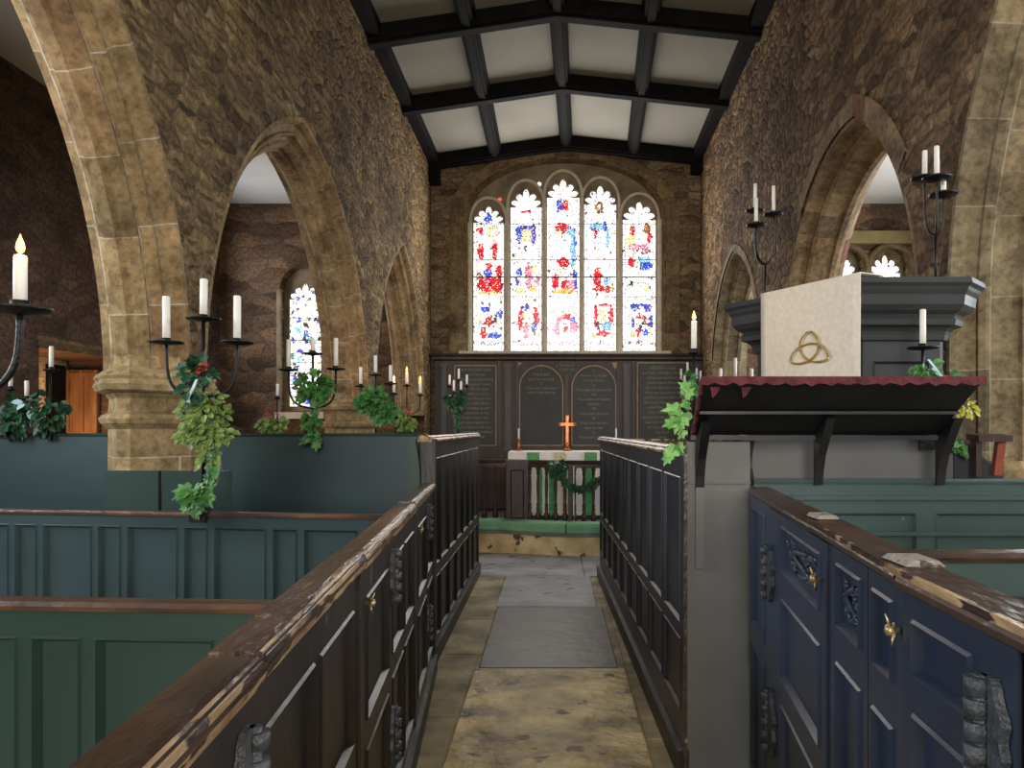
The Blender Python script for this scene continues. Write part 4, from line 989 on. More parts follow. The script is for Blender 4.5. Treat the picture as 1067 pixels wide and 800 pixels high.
def text_mesh(body, size, spacing, mat, loc, parent):
    cu = bpy.data.curves.new('lettering_curve', 'FONT'); cu.body = body; cu.size = size; cu.align_x = 'CENTER'; cu.space_line = spacing; cu.extrude = .001
    to = bpy.data.objects.new('lettering_curve', cu); COL.objects.link(to); bpy.context.view_layer.update()
    me = bpy.data.meshes.new_from_object(to.evaluated_get(bpy.context.evaluated_depsgraph_get())); me.name = 'lettering'
    bpy.data.objects.remove(to); bpy.data.curves.remove(cu)
    me.transform(Matrix.Translation(loc) @ Matrix.Rotation(PI/2, 4, 'X')); me.materials.clear(); me.materials.append(mat)
    o = bpy.data.objects.new('lettering', me); COL.objects.link(o); o.parent = parent; return o
def board(a, b, yt, yb, arched, lines, size, lh, first, name, gapy=None):
    X0, X1, Zt, Zb = RX(a), RX(b), RZ(yt), RZ(yb)
    if arched:
        r = (X1-X0)/2; xc = (X0+X1)/2; out = [(X0, Zb), (X1, Zb)]+[(xc+r*math.cos(PI*k/20), Zt-r+r*math.sin(PI*k/20)) for k in range(21)]
    else: out = [(X0, Zb), (X1, Zb), (X1, Zt), (X0, Zt)]
    mb = MB(); mb.plate(out, [], RY-.012, RY-.001); bd = mb.build('text_board', M['board'], rr_)
    mb = MB(); o = [(x, RY-.016, z) for x, z in out]+[(out[0][0], RY-.016, out[0][1])]; 
    for p, q in zip(o, o[1:]): mb.bar(p, q, .016, .016, Vector((0, 1, 0)))
    mb.build('gilt_rim', M['gold'], bd)
    text_mesh('\n'.join(lines), size, lh/size, M['letter'], ((X0+X1)/2, RY-.0135, first), bd)
    return bd
board(474, 517, 381, 464, False, ['OUR FATHER which', 'art in Heaven', 'Hallowed be thy Name', 'Thy Kingdom come', 'Thy Will be done', 'in Earth as it is in', 'Heaven Give us this', 'day our daily Bread', 'And forgive us our', 'Trespasses as we', 'forgive them that', 'trespass against us', 'And lead us not into', 'Temptation But deliver', 'us from Evil', 'Amen'], .058, .0735, RZ(386.5), 'l')
board(541.5, 586.5, 381, 464, True, ['I', 'THE LORD', 'said I am thy God', 'II', 'Thou shalt have none', 'other Gods but me'], .055, .068, RZ(387), 'm')
board(596, 641.5, 381, 464, True, ['V', 'Honour thy Father', 'and thy Mother', 'VI', 'Thou shalt do no murder', 'VII', 'Thou shalt not commit', 'adultery', 'VIII', 'Thou shalt not steal', 'IX', 'Thou shalt not bear', 'false witness', 'X', 'Thou shalt not covet'], .055, .073, RZ(387.5), 'n')
board(664, 716, 378, 466, False, ['I BELIEVE in God', 'the Father Almighty Maker', 'of Heaven and Earth', 'And in Jesus Christ', 'his only Son our Lord', 'Who was conceived by', 'the Holy Ghost Born of', 'the Virgin Mary Suffered', 'under Pontius Pilate', 'Was crucified dead', 'and buried He descended', 'into Hell The third day', 'he rose again from', 'the dead', 'Amen'], .058, .076, RZ(384.5), 'r')
mb = MB(); pts = []
for k in range(16):
    t = 2*PI*k/16; pts.append((RX(591)+.165*math.cos(t)*(1 if k % 2 else 1.06), RZ(382.5)+.085*math.sin(t)))
mb.plate(pts, [], RY-.016, RY-.001); cz = mb.build('cartouche', M['board'], rr_)
mb = MB(); o = [(x, RY-.018, z) for x, z in pts]; mb.tube(o+[o[0]], .006, 5); mb.build('gilt_rim', M['gold'], cz)
text_mesh('EXODUS\nCHAP XX', .055, 1.15, M['letter'], (RX(591), RY-.0175, RZ(382)), cz)
for px, s_ in ((541.5, -1), (640, 1)):
    mb = MB(); X = RX(px); Z1 = RZ(377.5)
    mb.plate([(X-.04, Z1), (X+.045, Z1), (X+.03*s_+.01, Z1-.06), (X+.012*s_, Z1-.11)], [], RY-.012, RY-.001); mb.build('gilt_spandrel', M['gold'], rr_)

# ------------------------------------------------------------------ sanctuary step, kneeler, rail
ZS = .245
def stepline(o=0):
    return [(-2.0, 9.05-o), (-.62, 9.05-o), (-.40, 8.93-o), (-.12, 8.80-o), (.25, 8.72-o), (.7, 8.72-o), (1.1, 8.8-o), (2.2, 9.05-o)]
sl = stepline()
mb = MB(); poly = sl+[(2.25, YE), (-1.95, YE)]
mb.prism(poly, -.1, ZS-.02); ST = struct('floor_sanctuary_step', mb, M['step'], label='weathered yellow stone step before the altar rail')
mb = MB(); poly = [(x, y-.03) for x, y in sl]+[(2.25, YE-.01), (-1.93, YE-.01)]; mb.prism(poly, ZS-.02, ZS+.012); struct('floor_sanctuary', mb, M['sanct'])
def offset_line(L, o):
    return [(x, y+o) for x, y in L]
kn = [[(-1.9, 9.05), (-.60, 9.05)], [(-.59, 9.04), (-.40, 8.93), (-.12, 8.80), (.16, 8.735)], [(.17, 8.735), (.25, 8.72), (.7, 8.72), (1.1, 8.8), (1.9, 9.0)]]
for i, (sg, lb) in enumerate(zip(kn, ('left straight', 'middle curved', 'right'))):
    mb = MB()
    mb.sweep([(x, y+.155, ZS+.012) for x, y in sg], [(-.15, 0), (-.165, .02), (-.165, .09), (-.145, .118), (.145, .118), (.165, .09), (.165, .02), (.15, 0)])
    tag(mb.build('kneeler', M['kneeler'], origin=(sg[0][0], sg[0][1], ZS+.012)), 'green cloth covered kneeler, %s length along the altar step' % lb, 'kneeler', 'kneelers along the altar rail')
def baluster_prof(z0, z1):
    h = z1-z0
    return [(r, z0+h*t) for r, t in ((.034, 0), (.034, .05), (.018, .07), (.024, .10), (.040, .15), (.036, .20), (.017, .26), (.026, .30), (.017, .33), (.026, .36), (.015, .40), (.020, .55), (.022, .72), (.014, .86), (.024, .89), (.016, .92), (.028, .95), (.028, 1))]
ZB = ZS+.012; ZTOP = 1.07
ral = thing('altar_rail', 'turned wooden altar rail with gate post before the altar', 'altar rail', (0, 9.3, ZB))
R1 = [(-1.85, 9.42), (-.60, 9.42)]; R2 = [(-.34, 9.30), (-.08, 9.17), (.25, 9.10), (.7, 9.10), (1.1, 9.18), (1.9, 9.4)]
RP = [(-.035, 0), (-.045, .02), (-.03, .045), (.03, .045), (.045, .02), (.035, 0)]
for path in (R1+[(-.56, 9.41)], [(-.56, 9.41)]+R2):
    mb = MB(); mb.sweep([(x, y, ZTOP) for x, y in path], RP); mb.sweep([(x, y, ZTOP-.05) for x, y in path], [(-.022, 0), (-.022, .05), (.022, .05), (.022, 0)]); mb.build('top_rail', M['wood'], ral)
    mb = MB(); mb.sweep([(x, y, ZB+.0) for x, y in path], [(-.035, 0), (-.035, .035), (.035, .035), (.035, 0)]); mb.build('bottom_rail', M['wood'], ral)
def along(path, step, first):
    out = []; acc = first
    for (xa, ya), (xb, yb) in zip(path, path[1:]):
        L = math.hypot(xb-xa, yb-ya)
        while acc < L: out.append((xa+(xb-xa)*acc/L, ya+(yb-ya)*acc/L)); acc += step
        acc -= L
    return out
for x, y in along(R1, .142, .1)[:9]+along(R2, .118, .03):
    mb = MB(); mb.lathe(x, y, baluster_prof(ZB+.03, ZTOP-.04), 10); mb.build('baluster', M['wood'], ral)
for x, y, wd in ((-.47, 9.33, .27), (.195, 9.115, .07)):
    mb = MB(); z0_, z1_ = ZB+.0, ZTOP+.02
    if wd > .2:
        for q0_, q1_ in (((x-wd/2, y-.07), (x+wd/2, y-.07)),): panelled(mb, q0_, q1_, z0_, z1_, .14, [(.05, wd-.05, z0_+.12, z1_-.1)], [(.05, wd-.05, z0_+.12, z1_-.1)], depth=.012)
        mb.box(x-wd/2-.015, x+wd/2+.015, y-.085, y+.085, z0_, z0_+.07); mb.box(x-wd/2-.012, x+wd/2+.012, y-.082, y+.082, z1_-.03, z1_+.02)
    else: mb.box(x-.03, x+.03, y-.03, y+.03, z0_, z1_)
    mb.build('post', M['wood'], ral)
mb = MB(); mb.box(.228, .24, 9.07, 9.085, ZB+.05, ZTOP-.02); mb.build('gate_edge', M['white_cloth'], ral)

# altar
al = thing('altar', 'altar table dressed in white, green and gold cloth', 'altar', (.16, 10.4, ZB))
AX0, AX1, AY0, AY1, AZ = -.63, .95, 10.15, 10.85, 1.19
mb = MB(); mb.box(AX0+.02, AX1-.02, AY0+.02, AY1, ZB, AZ-.03); mb.build('table', M['wood'], al)
mb = MB(); mb.loft([[(AX0-o, AY0-o, z), (AX1+o, AY0-o, z), (AX1+o, AY1, z), (AX0-o, AY1, z)] for z, o in ((AZ-.17, .014), (AZ-.01, .010), (AZ, .004))]); mb.build('superfrontal', M['white_cloth'], al)
for a, b, mm in ((549, 562, 'green_cloth'), (577, 590, 'gold_cloth'), (609, 622, 'green_cloth')):
    mb = MB(); xa, xb = (a-CX)*10.13/F, (b-CX)*10.13/F; mb.box(xa, xb, AY0-.022, AY0-.010, AZ-.168, AZ-.008); mb.build('cloth_band', M[mm], al)
stripes = [(-.63, -.53, 'white_cloth'), (-.53, -.24, 'white_cloth'), (-.24, -.17, 'green_cloth'), (-.17, -.08, 'white_cloth'), (-.08, -.0, 'green_cloth'), (0, .10, 'white_cloth'), (.10, .22, 'gold_cloth'), (.22, .40, 'white_cloth'), (.40, .52, 'green_cloth'), (.52, .95, 'white_cloth')]
for i, (a, b, mm) in enumerate(stripes):
    mb = MB(); mb.box(a, b, AY0-.006, AY0+.015, ZB+.06, AZ-.15); mb.build('frontal_stripe', M[mm], al)
cr = thing('altar_cross', 'copper coloured standing cross on the middle of the altar', 'cross', ((591-CX)*10.5/F, 10.5, AZ))
cx_ = (591-CX)*10.5/F; kc = 10.5/F; zcr = lambda py: 1.5+(CY-py)*kc
mb = MB(); mb.lathe(cx_, 10.5, [(.07, AZ+.001), (.07, AZ+.02), (.045, AZ+.03), (.03, AZ+.06), (.02, AZ+.08), (.028, AZ+.1), (.018, AZ+.12)], 12); mb.build('foot', M['copper'], cr)
mb = MB(); mb.box(cx_-.019, cx_+.019, 10.488, 10.512, AZ+.11, zcr(433.5)); mb.box(cx_-.10, cx_+.10, 10.489, 10.511, zcr(443.5), zcr(440.5))
for x, z in ((cx_, zcr(433)), (cx_-.10, zcr(442)), (cx_+.10, zcr(442))): mb.lathe(0, 0, [(.001, -.012), (.028, -.01), (.028, .01), (.001, .012)], 10); mb.v[-40:] = [(x+v[0], 10.5+v[2], z+v[1]) for v in mb.v[-40:]]
mb.build('cross_arms', M['copper'], cr)
# ------------------------------------------------------------------ candles
def candle(x, y, z, h, r, label, lit=False, group=None, tilt=0):
    t = thing('candle', label, 'candle', (x, y, z), group)
    mb = MB(); n = 12
    mb.loft([[(x+tilt*q+rr*math.cos(2*PI*k/n), y+rr*math.sin(2*PI*k/n), z+zz) for k in range(n)] for q, rr, zz in ((0, r, 0), (h*.5, r*.985, h*.5), (h, r*.97, h-.004), (h, r*.8, h), (h, r*.3, h-.003))], True)
    mb.build('wax_body', M['wax'], t)
    mb = MB(); xt = x+tilt*h; mb.tube([(xt, y, z+h-.004), (xt+.001, y, z+h+.008)], .0014, 5); mb.build('wick', M['iron'], t)
    if lit:
        s = r/.016; mb = MB(); fz = z+h+.003
        mb.lathe(xt, y, [(.0015*s, fz), (.0085*s, fz+.008*s), (.0105*s, fz+.017*s), (.008*s, fz+.030*s), (.0035*s, fz+.042*s), (.0004, fz+.052*s)], 10); mb.build('flame', M['flame'], t)
        l = lamp('flame_light', (xt, y, fz+.03*s), 1.1, (1, .5, .2), .02); l.parent = t; l.matrix_parent_inverse = Matrix.Translation(-t.location)
    return t
def bez(p, q, r_, s_, n=12):
    return [p*(1-t)**3+q*3*t*(1-t)**2+r_*3*t*t*(1-t)+s_*t**3 for t in [k/n for k in range(n+1)]]
def candelabrum(label, x, y, z0, znode, pans, pan_r=.062, sr=.0075, base='bracket', clamp=0.0, thick=1.0):
    """pans: [(dx, dy, z)]; a pan with dx=dy=0 sits on top of the stem"""
    t = thing('candelabrum', label, 'candelabrum', (x, y, z0))
    ztop = max([p[2] for p in pans if abs(p[0]) < .01] or [znode])
    mb = MB(); mb.tube([(x, y, z0), (x, y, znode), (x, y, ztop)], sr, 8); mb.build('stem', M['iron'], t)
    mb = MB()
    if base == 'bracket': mb.box(x-.03, x+.03, y-.035, y+.03, z0-.0, z0+.012); mb.box(x-.035, x+.035, y-.048-clamp, y-.036-clamp, z0-.045, z0+.012); mb.box(x-.03, x+.03, y-.048-clamp, y-.03, z0+.0, z0+.012)
    else: mb.lathe(x, y, [(.045, z0), (.045, z0+.006), (.012, z0+.014)], 12)
    mb.build('base_clamp', M['iron'], t)
    for dx, dy, z in pans:
        if abs(dx)+abs(dy) > .01:
            mb = MB(); p = Vector((x, y, znode)); s_ = Vector((x+dx, y+dy, z)); dh = Vector((dx, dy, 0))
            mb.tube(bez(p, p+dh*.95+Vector((0, 0, .01)), s_-Vector((0, 0, (z-znode)*.75)), s_), sr*.85, 8); mb.build('arm', M['iron'], t)
        mb = MB(); X, Y = x+dx, y+dy
        mb.lathe(X, Y, [(.012, z-.008), (pan_r*.9, z-.002), (pan_r, z+.006), (pan_r*.96, z+.007), (pan_r*.85, z+.002), (.016*thick, z+.001)], 20); 
        mb.build('drip_pan', M['iron'], t)
        mb = MB(); mb.lathe(X, Y, [(.019*thick, z-.004), (.019*thick, z+.022), (.0165*thick, z+.022), (.0165*thick, z+.004)], 12); mb.build('candle_cup', M['iron'], t)
    return t
def cset(x, y, pans, heights, names, where, r=.0155, lit=()):
    for k, ((dx, dy, z), h) in enumerate(zip(pans, heights)):
        if h: candle(x+dx, y+dy, z+.003, h, r, '%s candle on %s %s' % ('lit' if k in lit else 'unlit', names[k], where), k in lit, 'white candles on iron candelabra', random.uniform(-.012, .012))

XW = lambda px, y: (px-CX)*y/F
ZW = lambda py, y: 1.5+(CY-py)*y/F
# A big three-branch on the second partition
y = 3.22; x = XW(212, y); pA = [(XW(176, y)-x, -.02, ZW(358, y)), (0, 0, ZW(333, y)), (XW(245, y)-x, .02, ZW(357, y))]
candelabrum('black iron three branch candelabrum before the stone pier, hung with the largest posy', x, y, 1.145, ZW(414, y), pA, .073, .008, clamp=.01)
cset(x, y, pA, (.20, .175, .205), ('the left pan', 'the middle pan', 'the right pan'), 'of the candelabrum before the stone pier', .016)
xa, ya = x, y
# B on the tall teal board
y = 4.64; x = XW(326, y); pB = [(XW(302, y)-x, -.02, ZW(386, y)), (0, 0, ZW(369, y)), (XW(349, y)-x, .02, ZW(384.5, y))]
candelabrum('black iron candelabrum on the tall teal board before the narrow stained glass window', x, y, 1.481, ZW(425, y), pB, .062, .008, clamp=.01)
cset(x, y, pB, (.19, .10, .195), ('the left pan', 'the middle pan', 'the right pan'), 'of the candelabrum before the narrow window', .0145)
xb, yb = x, y
# C near left, mostly outside the frame
y = 1.60; x = -1.40; pC = [(XW(14, y)-x, .02, ZW(322, y)), (0, 0, ZW(300, y))]
candelabrum('black iron candelabrum cut by the left edge of the picture', x, y, 1.141, ZW(420, y), pC, .063, .009)
cset(x, y, pC[:1], (.118,), ('the pan', ''), 'nearest the left edge, flame before the dark aisle wall', .0135, lit=(0,))
# D, E small ones on far left of the teal board
y = 4.655; x = XW(52, y); pD = [(XW(28, y)-x, 0, ZW(416, y)), (.008, 0, ZW(386, y))]
candelabrum('small iron candelabrum before the glowing north doorway', x, y, 1.481, ZW(432, y), pD, .045, .007)
cset(x, y, pD, (.115, .15), ('the low left pan', 'the top pan'), 'before the glowing doorway', .0135)
xd, yd = x, y
x = XW(11, y); pE = [(0, 0, ZW(406, y))]
candelabrum('short iron candle stand at the far left end of the teal board', x, y, 1.481, ZW(430, y), pE, .03, .007)
cset(x, y, pE, (.11,), ('the short stand',), 'at the far left end of the teal board', .0125)
xe = x
# F, G behind the teal board
y = 6.2; x = XW(391.5, y); pF = [(XW(376, y)-x, 0, ZW(402.5, y)), (0, 0, ZW(391, y)), (XW(407, y)-x, 0, ZW(400, y))]
candelabrum('iron candelabrum with bushy green foliage in front of the smallest left arch', x, y, 1.426, ZW(422, y), pF, .058, .007)
cset(x, y, pF, (.16, .165, .155), ('the left pan', 'the middle pan', 'the right pan'), 'in the smallest left arch', .0145)
xf_, yf = x, y
x = XW(289, y); pS = [(0, 0, ZW(415, y))]
candelabrum('thin single candle stand left of the narrow stained glass window', x, y, 1.426, ZW(430, y), pS, .03, .007)
cset(x, y, pS, (.12,), ('the thin stand',), 'left of the narrow stained glass window', .0115)
xs = x
y = 7.4; x = XW(424, y); pG = [(XW(411, y)-x, -.02, ZW(411, y)), (0, 0, ZW(402, y)), (XW(437.5, y)-x, .02, ZW(412, y))]
candelabrum('iron candelabrum with three burning candles by the chancel wall', x, y, 1.426, ZW(432, y), pG, .045, .007)
cset(x, y, pG, (.14, .14, .145), ('the left pan', 'the middle pan', 'the right pan'), 'by the chancel wall', .0145, lit=(0, 1, 2))
xg, yg = x, y
# H five-light by the left chancel
y = 7.74; x = XW(477.5, y); pH = [(XW(468.6, y)-x, 0, ZW(403, y)), (XW(473.6, y)-x, -.05, ZW(409.5, y)), (0, .04, ZW(396.5, y)), (XW(481, y)-x, -.05, ZW(408.5, y)), (XW(486.4, y)-x, 0, ZW(402.5, y))]
candelabrum('five branch candelabrum with foliage before the left lettered board', x, y, 1.446, ZW(432, y), pH, .026, .006)
cset(x, y, pH, (.125, .13, .125, .11, .12), ('the far left arm', 'the low left arm', 'the tallest middle arm', 'the low right arm', 'the far right arm'), 'at left of the reredos', .0115)
xh, yh = x, y
# I six-light by the right chancel
y = 7.59; x = XW(718, y); pI = [(XW(709.6, y)-x, 0, ZW(397.5, y)), (XW(712.3, y)-x, -.05, ZW(402.5, y)), (XW(714.5, y)-x, .06, ZW(406.5, y)), (XW(716.7, y)-x, .02, ZW(389.5, y)), (XW(726, y)-x, 0, ZW(397, y)), (XW(729, y)-x, -.04, ZW(401, y))]
candelabrum('cluster candelabrum with foliage before the right lettered board', x, y, 1.406, ZW(432, y), pI, .024, .006)
cset(x, y, pI, (.13, .12, .11, .12, .13, .14), ('the far left arm', 'the second arm from left', 'the lowest arm', 'the tallest arm', 'the inner right arm', 'the far right arm'), 'at right of the reredos', .0115)
xi, yi = x, y
# J single lit candle on stem at the corner of the tall block
y = 3.62; x = XW(723, y); pJ = [(0, 0, ZW(368, y))]
candelabrum('single iron candle stand with ivy at the corner of the reading desk', x, y, 1.38, ZW(400, y), pJ, .03, .006)
mbj = MB(); mbj.box(x-.09, x+.04, y-.03, y+.03, 1.36, 1.38); tag(mbj.build('stand_shelf', M['slate'], origin=(x, y, 1.36)), 'small dark shelf under the lit candle at the desk corner', 'shelf')
cset(x, y, pJ, (.155,), ('the single stand',), 'at the left corner of the reading desk', .0145, lit=(0,))
xj, yj = x, y
# K five candles behind desk
y = 5.98; x = XW(766, y); pK = [(XW(742, y)-x, 0, ZW(403, y)), (XW(749.6, y)-x, -.03, ZW(403, y)), (0, 0, ZW(395, y)), (XW(783, y)-x, 0, ZW(403, y)), (XW(760.5, y)-x, .05, ZW(405, y))]
candelabrum('iron candelabrum mostly hidden behind the crimson book desk', x, y, 1.406, ZW(425, y), pK, .05, .007)
cset(x, y, pK, (.065, .145, .17, .145, .09), ('the stubby far left pan', 'the second pan from left', 'the tallest middle pan', 'the right pan', 'the rear pan'), 'behind the crimson book desk', .0145)
# L tall on pulpit back
y = 4.40; x = XW(797.5, y); pL_ = [(XW(785, y)-x, -.06, ZW(238, y)), (XW(791.4, y)-x, .10, ZW(215, y)), (XW(805, y)-x, -.02, ZW(225, y))]
candelabrum('tall iron candelabrum on the pulpit left of the ivory cloth', x, y, 2.206, ZW(275, y), pL_, .057, .0062, base='disc')
cset(x, y, pL_, (.16, .165, .17), ('the lowest left pan', 'the rear pan', 'the right pan'), 'of the candelabrum at the left of the pulpit', .0115)
# M on pulpit right
y = 3.64; x = XW(975, y); pM = [(XW(968.5, y)-x-.005, -.08, ZW(192, y)), (XW(973, y)-x-.01, .07, ZW(181.5, y)), (XW(979.5, y)-x+.012, -.01, ZW(204, y))]
candelabrum('tall iron candelabrum on the pulpit against the right stone pier', x, y, 2.206, ZW(244, y), pM, .068, .0062, base='disc')
cset(x, y, pM, (.155, .14, .10), ('the largest front pan', 'the rear pan', 'the low right pan'), 'of the candelabrum at the right of the pulpit', .0125)
# N behind desk right
y = 3.36; x = XW(961.5, y); pN = [(0, 0, ZW(363, y))]
candelabrum('iron candle stand on the grey pew front before the pulpit panel', x, y, 1.452, ZW(385, y), pN, .07, .007)
cset(x, y, pN, (.175,), ('the single stand',), 'before the pulpit panel behind the book desk', .0135)
xn, yn = x, y
# altar candlesticks
for px, py0, side in ((540.5, 468, 'left'), (642, 468, 'right')):
    y = 10.5; x = XW(px, y); t = thing('candlestick', 'small turned wooden candlestick on the %s end of the altar' % side, 'candlestick', (x, y, AZ))
    mb = MB(); mb.lathe(x, y, [(.045, AZ+.001), (.045, AZ+.012), (.02, AZ+.03), (.012, AZ+.06), (.02, AZ+.10), (.012, AZ+.13), (.026, AZ+.16), (.026, AZ+.17)], 12); mb.build('turned_stem', M['copper'], t)
    candle(x, y, AZ+.168, .155, .012, 'slim white candle on the %s end of the altar' % side, False, 'altar candles')

# ------------------------------------------------------------------ foliage
rl = random.Random(11)
def leaf(mb, c, d, nrm, s, ivy):
    d = d.normalized(); sd = d.cross(nrm)
    if sd.length < .05: sd = d.cross(Vector((.3, .9, .2)))
    sd.normalize(); nn_ = sd.cross(d)
    if ivy:
        o = [(0, 0), (.28, -.12), (.50, .10), (.34, .34), (.42, .62), (.16, .62), (0, 1.0), (-.16, .62), (-.42, .62), (-.34, .34), (-.50, .10), (-.28, -.12)]
    else:
        o = [(0, 0), (.22, .18), (.33, .45), (.22, .75), (0, 1.0), (-.22, .75), (-.33, .45), (-.22, .18)]
    cidx = mb.vt(c+d*s*.4-nn_*s*.06); r = [mb.vt(c+sd*a*s+d*b*s+nn_*s*(.14*abs(a)*2-.10*b*b)) for a, b in o]
    for k in range(len(r)): mb.face((cidx, r[k], r[(k+1) % len(r)]))
def cluster(mb, c, rad, n, s, ivy=False, droop=.5):
    c = Vector(c)
    for _ in range(n):
        while True:
            p = Vector((rl.uniform(-1, 1), rl.uniform(-1, 1), rl.uniform(-1, 1)))
            if .25 < p.length < 1: break
        q = c+Vector((p.x*rad[0], p.y*rad[1], p.z*rad[2]))
        d = Vector((p.x*.9+rl.uniform(-.4, .4), p.y*.6-.25, p.z*.6-droop+rl.uniform(-.3, .3)))
        leaf(mb, q, d, Vector((p.x*.4+rl.uniform(-.4, .4), -1, .6+rl.uniform(-.4, .4))).normalized(), s*rl.uniform(.65, 1.25), ivy)
def trail(mb, pts, n, s, ivy=True, spread=.02):
    pts = [Vector(p) for p in pts]
    for k in range(n):
        t = k/(n-1)*(len(pts)-1); i = min(int(t), len(pts)-2); p = pts[i].lerp(pts[i+1], t-i)
        leaf(mb, p+Vector((rl.uniform(-spread, spread), rl.uniform(-spread, spread), rl.uniform(-.01, .01))), Vector((rl.uniform(-1, 1), rl.uniform(-.5, .1), -.7)), Vector((rl.uniform(-.3, .3), -1, .5)), s*rl.uniform(.7, 1.2), ivy)
def posy(label, parts, loc, stems=None, berries=None, ribbon=None):
    t = thing('foliage_posy', label, 'foliage', loc, 'foliage tied to the candelabra')
    for nm, m, fn in parts:
        mb = MB(); fn(mb); mb.build(nm, M[m], t, fix=False)
    if stems:
        mb = MB()
        for p in stems: mb.tube(p, .0022, 5)
        mb.build('stem', M['stemwood'], t)
    if berries:
        mb = MB()
        for (x, y, z) in berries: mb.lathe(x, y, [(.001, z-.009), (.007, z-.006), (.0095, z), (.007, z+.006), (.001, z+.009)], 8)
        mb.build('berries', M['berry'], t)
    if ribbon:
        mb = MB(); mb.loft([[Vector(p)+Vector((-.006, 0, 0)), Vector(p)+Vector((.006, 0, 0)), Vector(p)+Vector((.006, .002, 0)), Vector(p)+Vector((-.006, .002, 0))] for p in ribbon]); mb.build('ribbon', M['ribbon'], t)
    return t
def zz(py, y): return ZW(py, y)
y = ya-.05
posy('largest posy of pale green leaves, holly and trailing ivy before the stone pier', [
    ('leaves', 'posy', lambda mb: (cluster(mb, (XW(214, y), y, zz(428, y)), (.10, .06, .09), 190, .036), cluster(mb, (XW(214, y), y, zz(452, y)), (.125, .06, .055), 170, .034), cluster(mb, (XW(216, y), y, zz(475, y)), (.045, .04, .06), 36, .036))),
    ('holly_leaves', 'ivy_dark', lambda mb: (cluster(mb, (XW(208, y), y-.03, zz(388, y)), (.075, .04, .045), 34, .055, True, .1), cluster(mb, (XW(205, y), y-.04, zz(408, y)), (.04, .03, .05), 16, .05, False))),
    ('ivy_trail', 'ivy', lambda mb: (trail(mb, [(XW(215, y), y, zz(470, y)), (XW(222, y), y, zz(490, y)), (XW(214, y), y, zz(510, y))], 16, .036), cluster(mb, (XW(206, y), y-.03, zz(517, y)), (.05, .03, .045), 26, .06, True)))],
    (xa, ya, 1.16), stems=[[(XW(216, y), y, zz(465, y)), (XW(231, y), y, zz(485, y)), (XW(226, y), y, zz(505, y)), (XW(210, y), y, zz(518, y))], [(XW(218, y), y, zz(480, y)), (XW(224, y), y, zz(500, y)), (XW(216, y), y, zz(512, y))]],
    berries=[(XW(px, y), y-.055, zz(py, y)) for px, py in ((214, 384), (218, 381), (220, 386), (213, 389), (222, 382))],
    ribbon=[(XW(212, y), y-.06, zz(396, y)), (XW(210, y), y-.075, zz(405, y)), (XW(206, y), y-.08, zz(414, y)), (XW(205, y), y-.075, zz(420, y))])
y2 = yb-.05
posy('dark ivy hung on the candelabrum before the narrow window', [
    ('ivy_leaves', 'ivy', lambda mb: (cluster(mb, (XW(327, y2), y2, zz(405, y2)), (.085, .05, .085), 40, .075, True), cluster(mb, (XW(318, y2), y2, zz(390, y2)), (.05, .04, .04), 8, .05, True), cluster(mb, (XW(323, y2), y2, zz(436, y2)), (.06, .04, .06), 16, .06, True), cluster(mb, (XW(329, y2), y2-.03, zz(455, y2)), (.04, .03, .03), 8, .06, True)))],
    (xb, yb, 1.48), stems=[[(XW(303, y2), y2, zz(410, y2)), (XW(306, y2), y2, zz(418, y2)), (XW(316, y2), y2, zz(424, y2)), (XW(326, y2), y2, zz(440, y2)), (XW(329, y2), y2, zz(455, y2))]])
y3 = yd-.05
posy('dark glossy foliage on the stand before the glowing doorway', [('leaves', 'ivy_dark', lambda mb: cluster(mb, (XW(50, y3), y3, zz(427, y3)), (.10, .05, .12), 70, .06)), ('pale_leaves', 'ribbon', lambda mb: cluster(mb, (XW(36, y3), y3-.03, zz(422, y3)), (.06, .02, .03), 4, .06))], (xd, yd, 1.48))
y4 = yd-.05
posy('dark ivy at the far left end of the teal board', [('leaves', 'ivy_dark', lambda mb: cluster(mb, (XW(14, y4), y4, zz(435, y4)), (.085, .05, .12), 60, .06, True))], (xe, yd, 1.48))
y5 = yf-.05
posy('bushy green foliage in front of the smallest left arch', [('leaves', 'ivy', lambda mb: (cluster(mb, (XW(388, y5), y5, zz(417, y5)), (.12, .07, .10), 60, .078, True), cluster(mb, (XW(400, y5), y5, zz(428, y5)), (.12, .06, .09), 48, .074, True)))], (xf_, yf, 1.43))
posy('small posy with red berries left of the narrow window', [('leaves', 'posy', lambda mb: cluster(mb, (XW(284, y5), y5, zz(440, y5)), (.10, .06, .08), 70, .06)), ('red_leaves', 'redpaint', lambda mb: cluster(mb, (XW(284, y5), y5-.04, zz(431, y5)), (.05, .02, .03), 8, .035))], (xs, yf, 1.43))
y6 = yg-.05
posy('posy with red berries under the burning candelabrum', [('leaves', 'posy', lambda mb: cluster(mb, (XW(424, y6), y6, zz(438, y6)), (.09, .06, .10), 80, .06)), ('red_leaves', 'redpaint', lambda mb: cluster(mb, (XW(426, y6), y6-.04, zz(426, y6)), (.03, .02, .04), 8, .035))], (xg, yg, 1.43))
y7 = yh-.05
posy('foliage on the five branch candelabrum at left of the reredos', [('leaves', 'ivy_dark', lambda mb: (cluster(mb, (XW(474, y7), y7, zz(415, y7)), (.095, .06, .10), 80, .06), trail(mb, [(XW(475, y7), y7, zz(422, y7)), (XW(477, y7), y7, zz(448, y7))], 26, .05)))], (xh, yh, 1.45))
y8 = yi-.05
posy('foliage on the cluster candelabrum at right of the reredos', [('leaves', 'ivy', lambda mb: cluster(mb, (XW(720, y8), y8, zz(402, y8)), (.06, .05, .07), 36, .06))], (xi, yi, 1.41))
y9 = 3.13
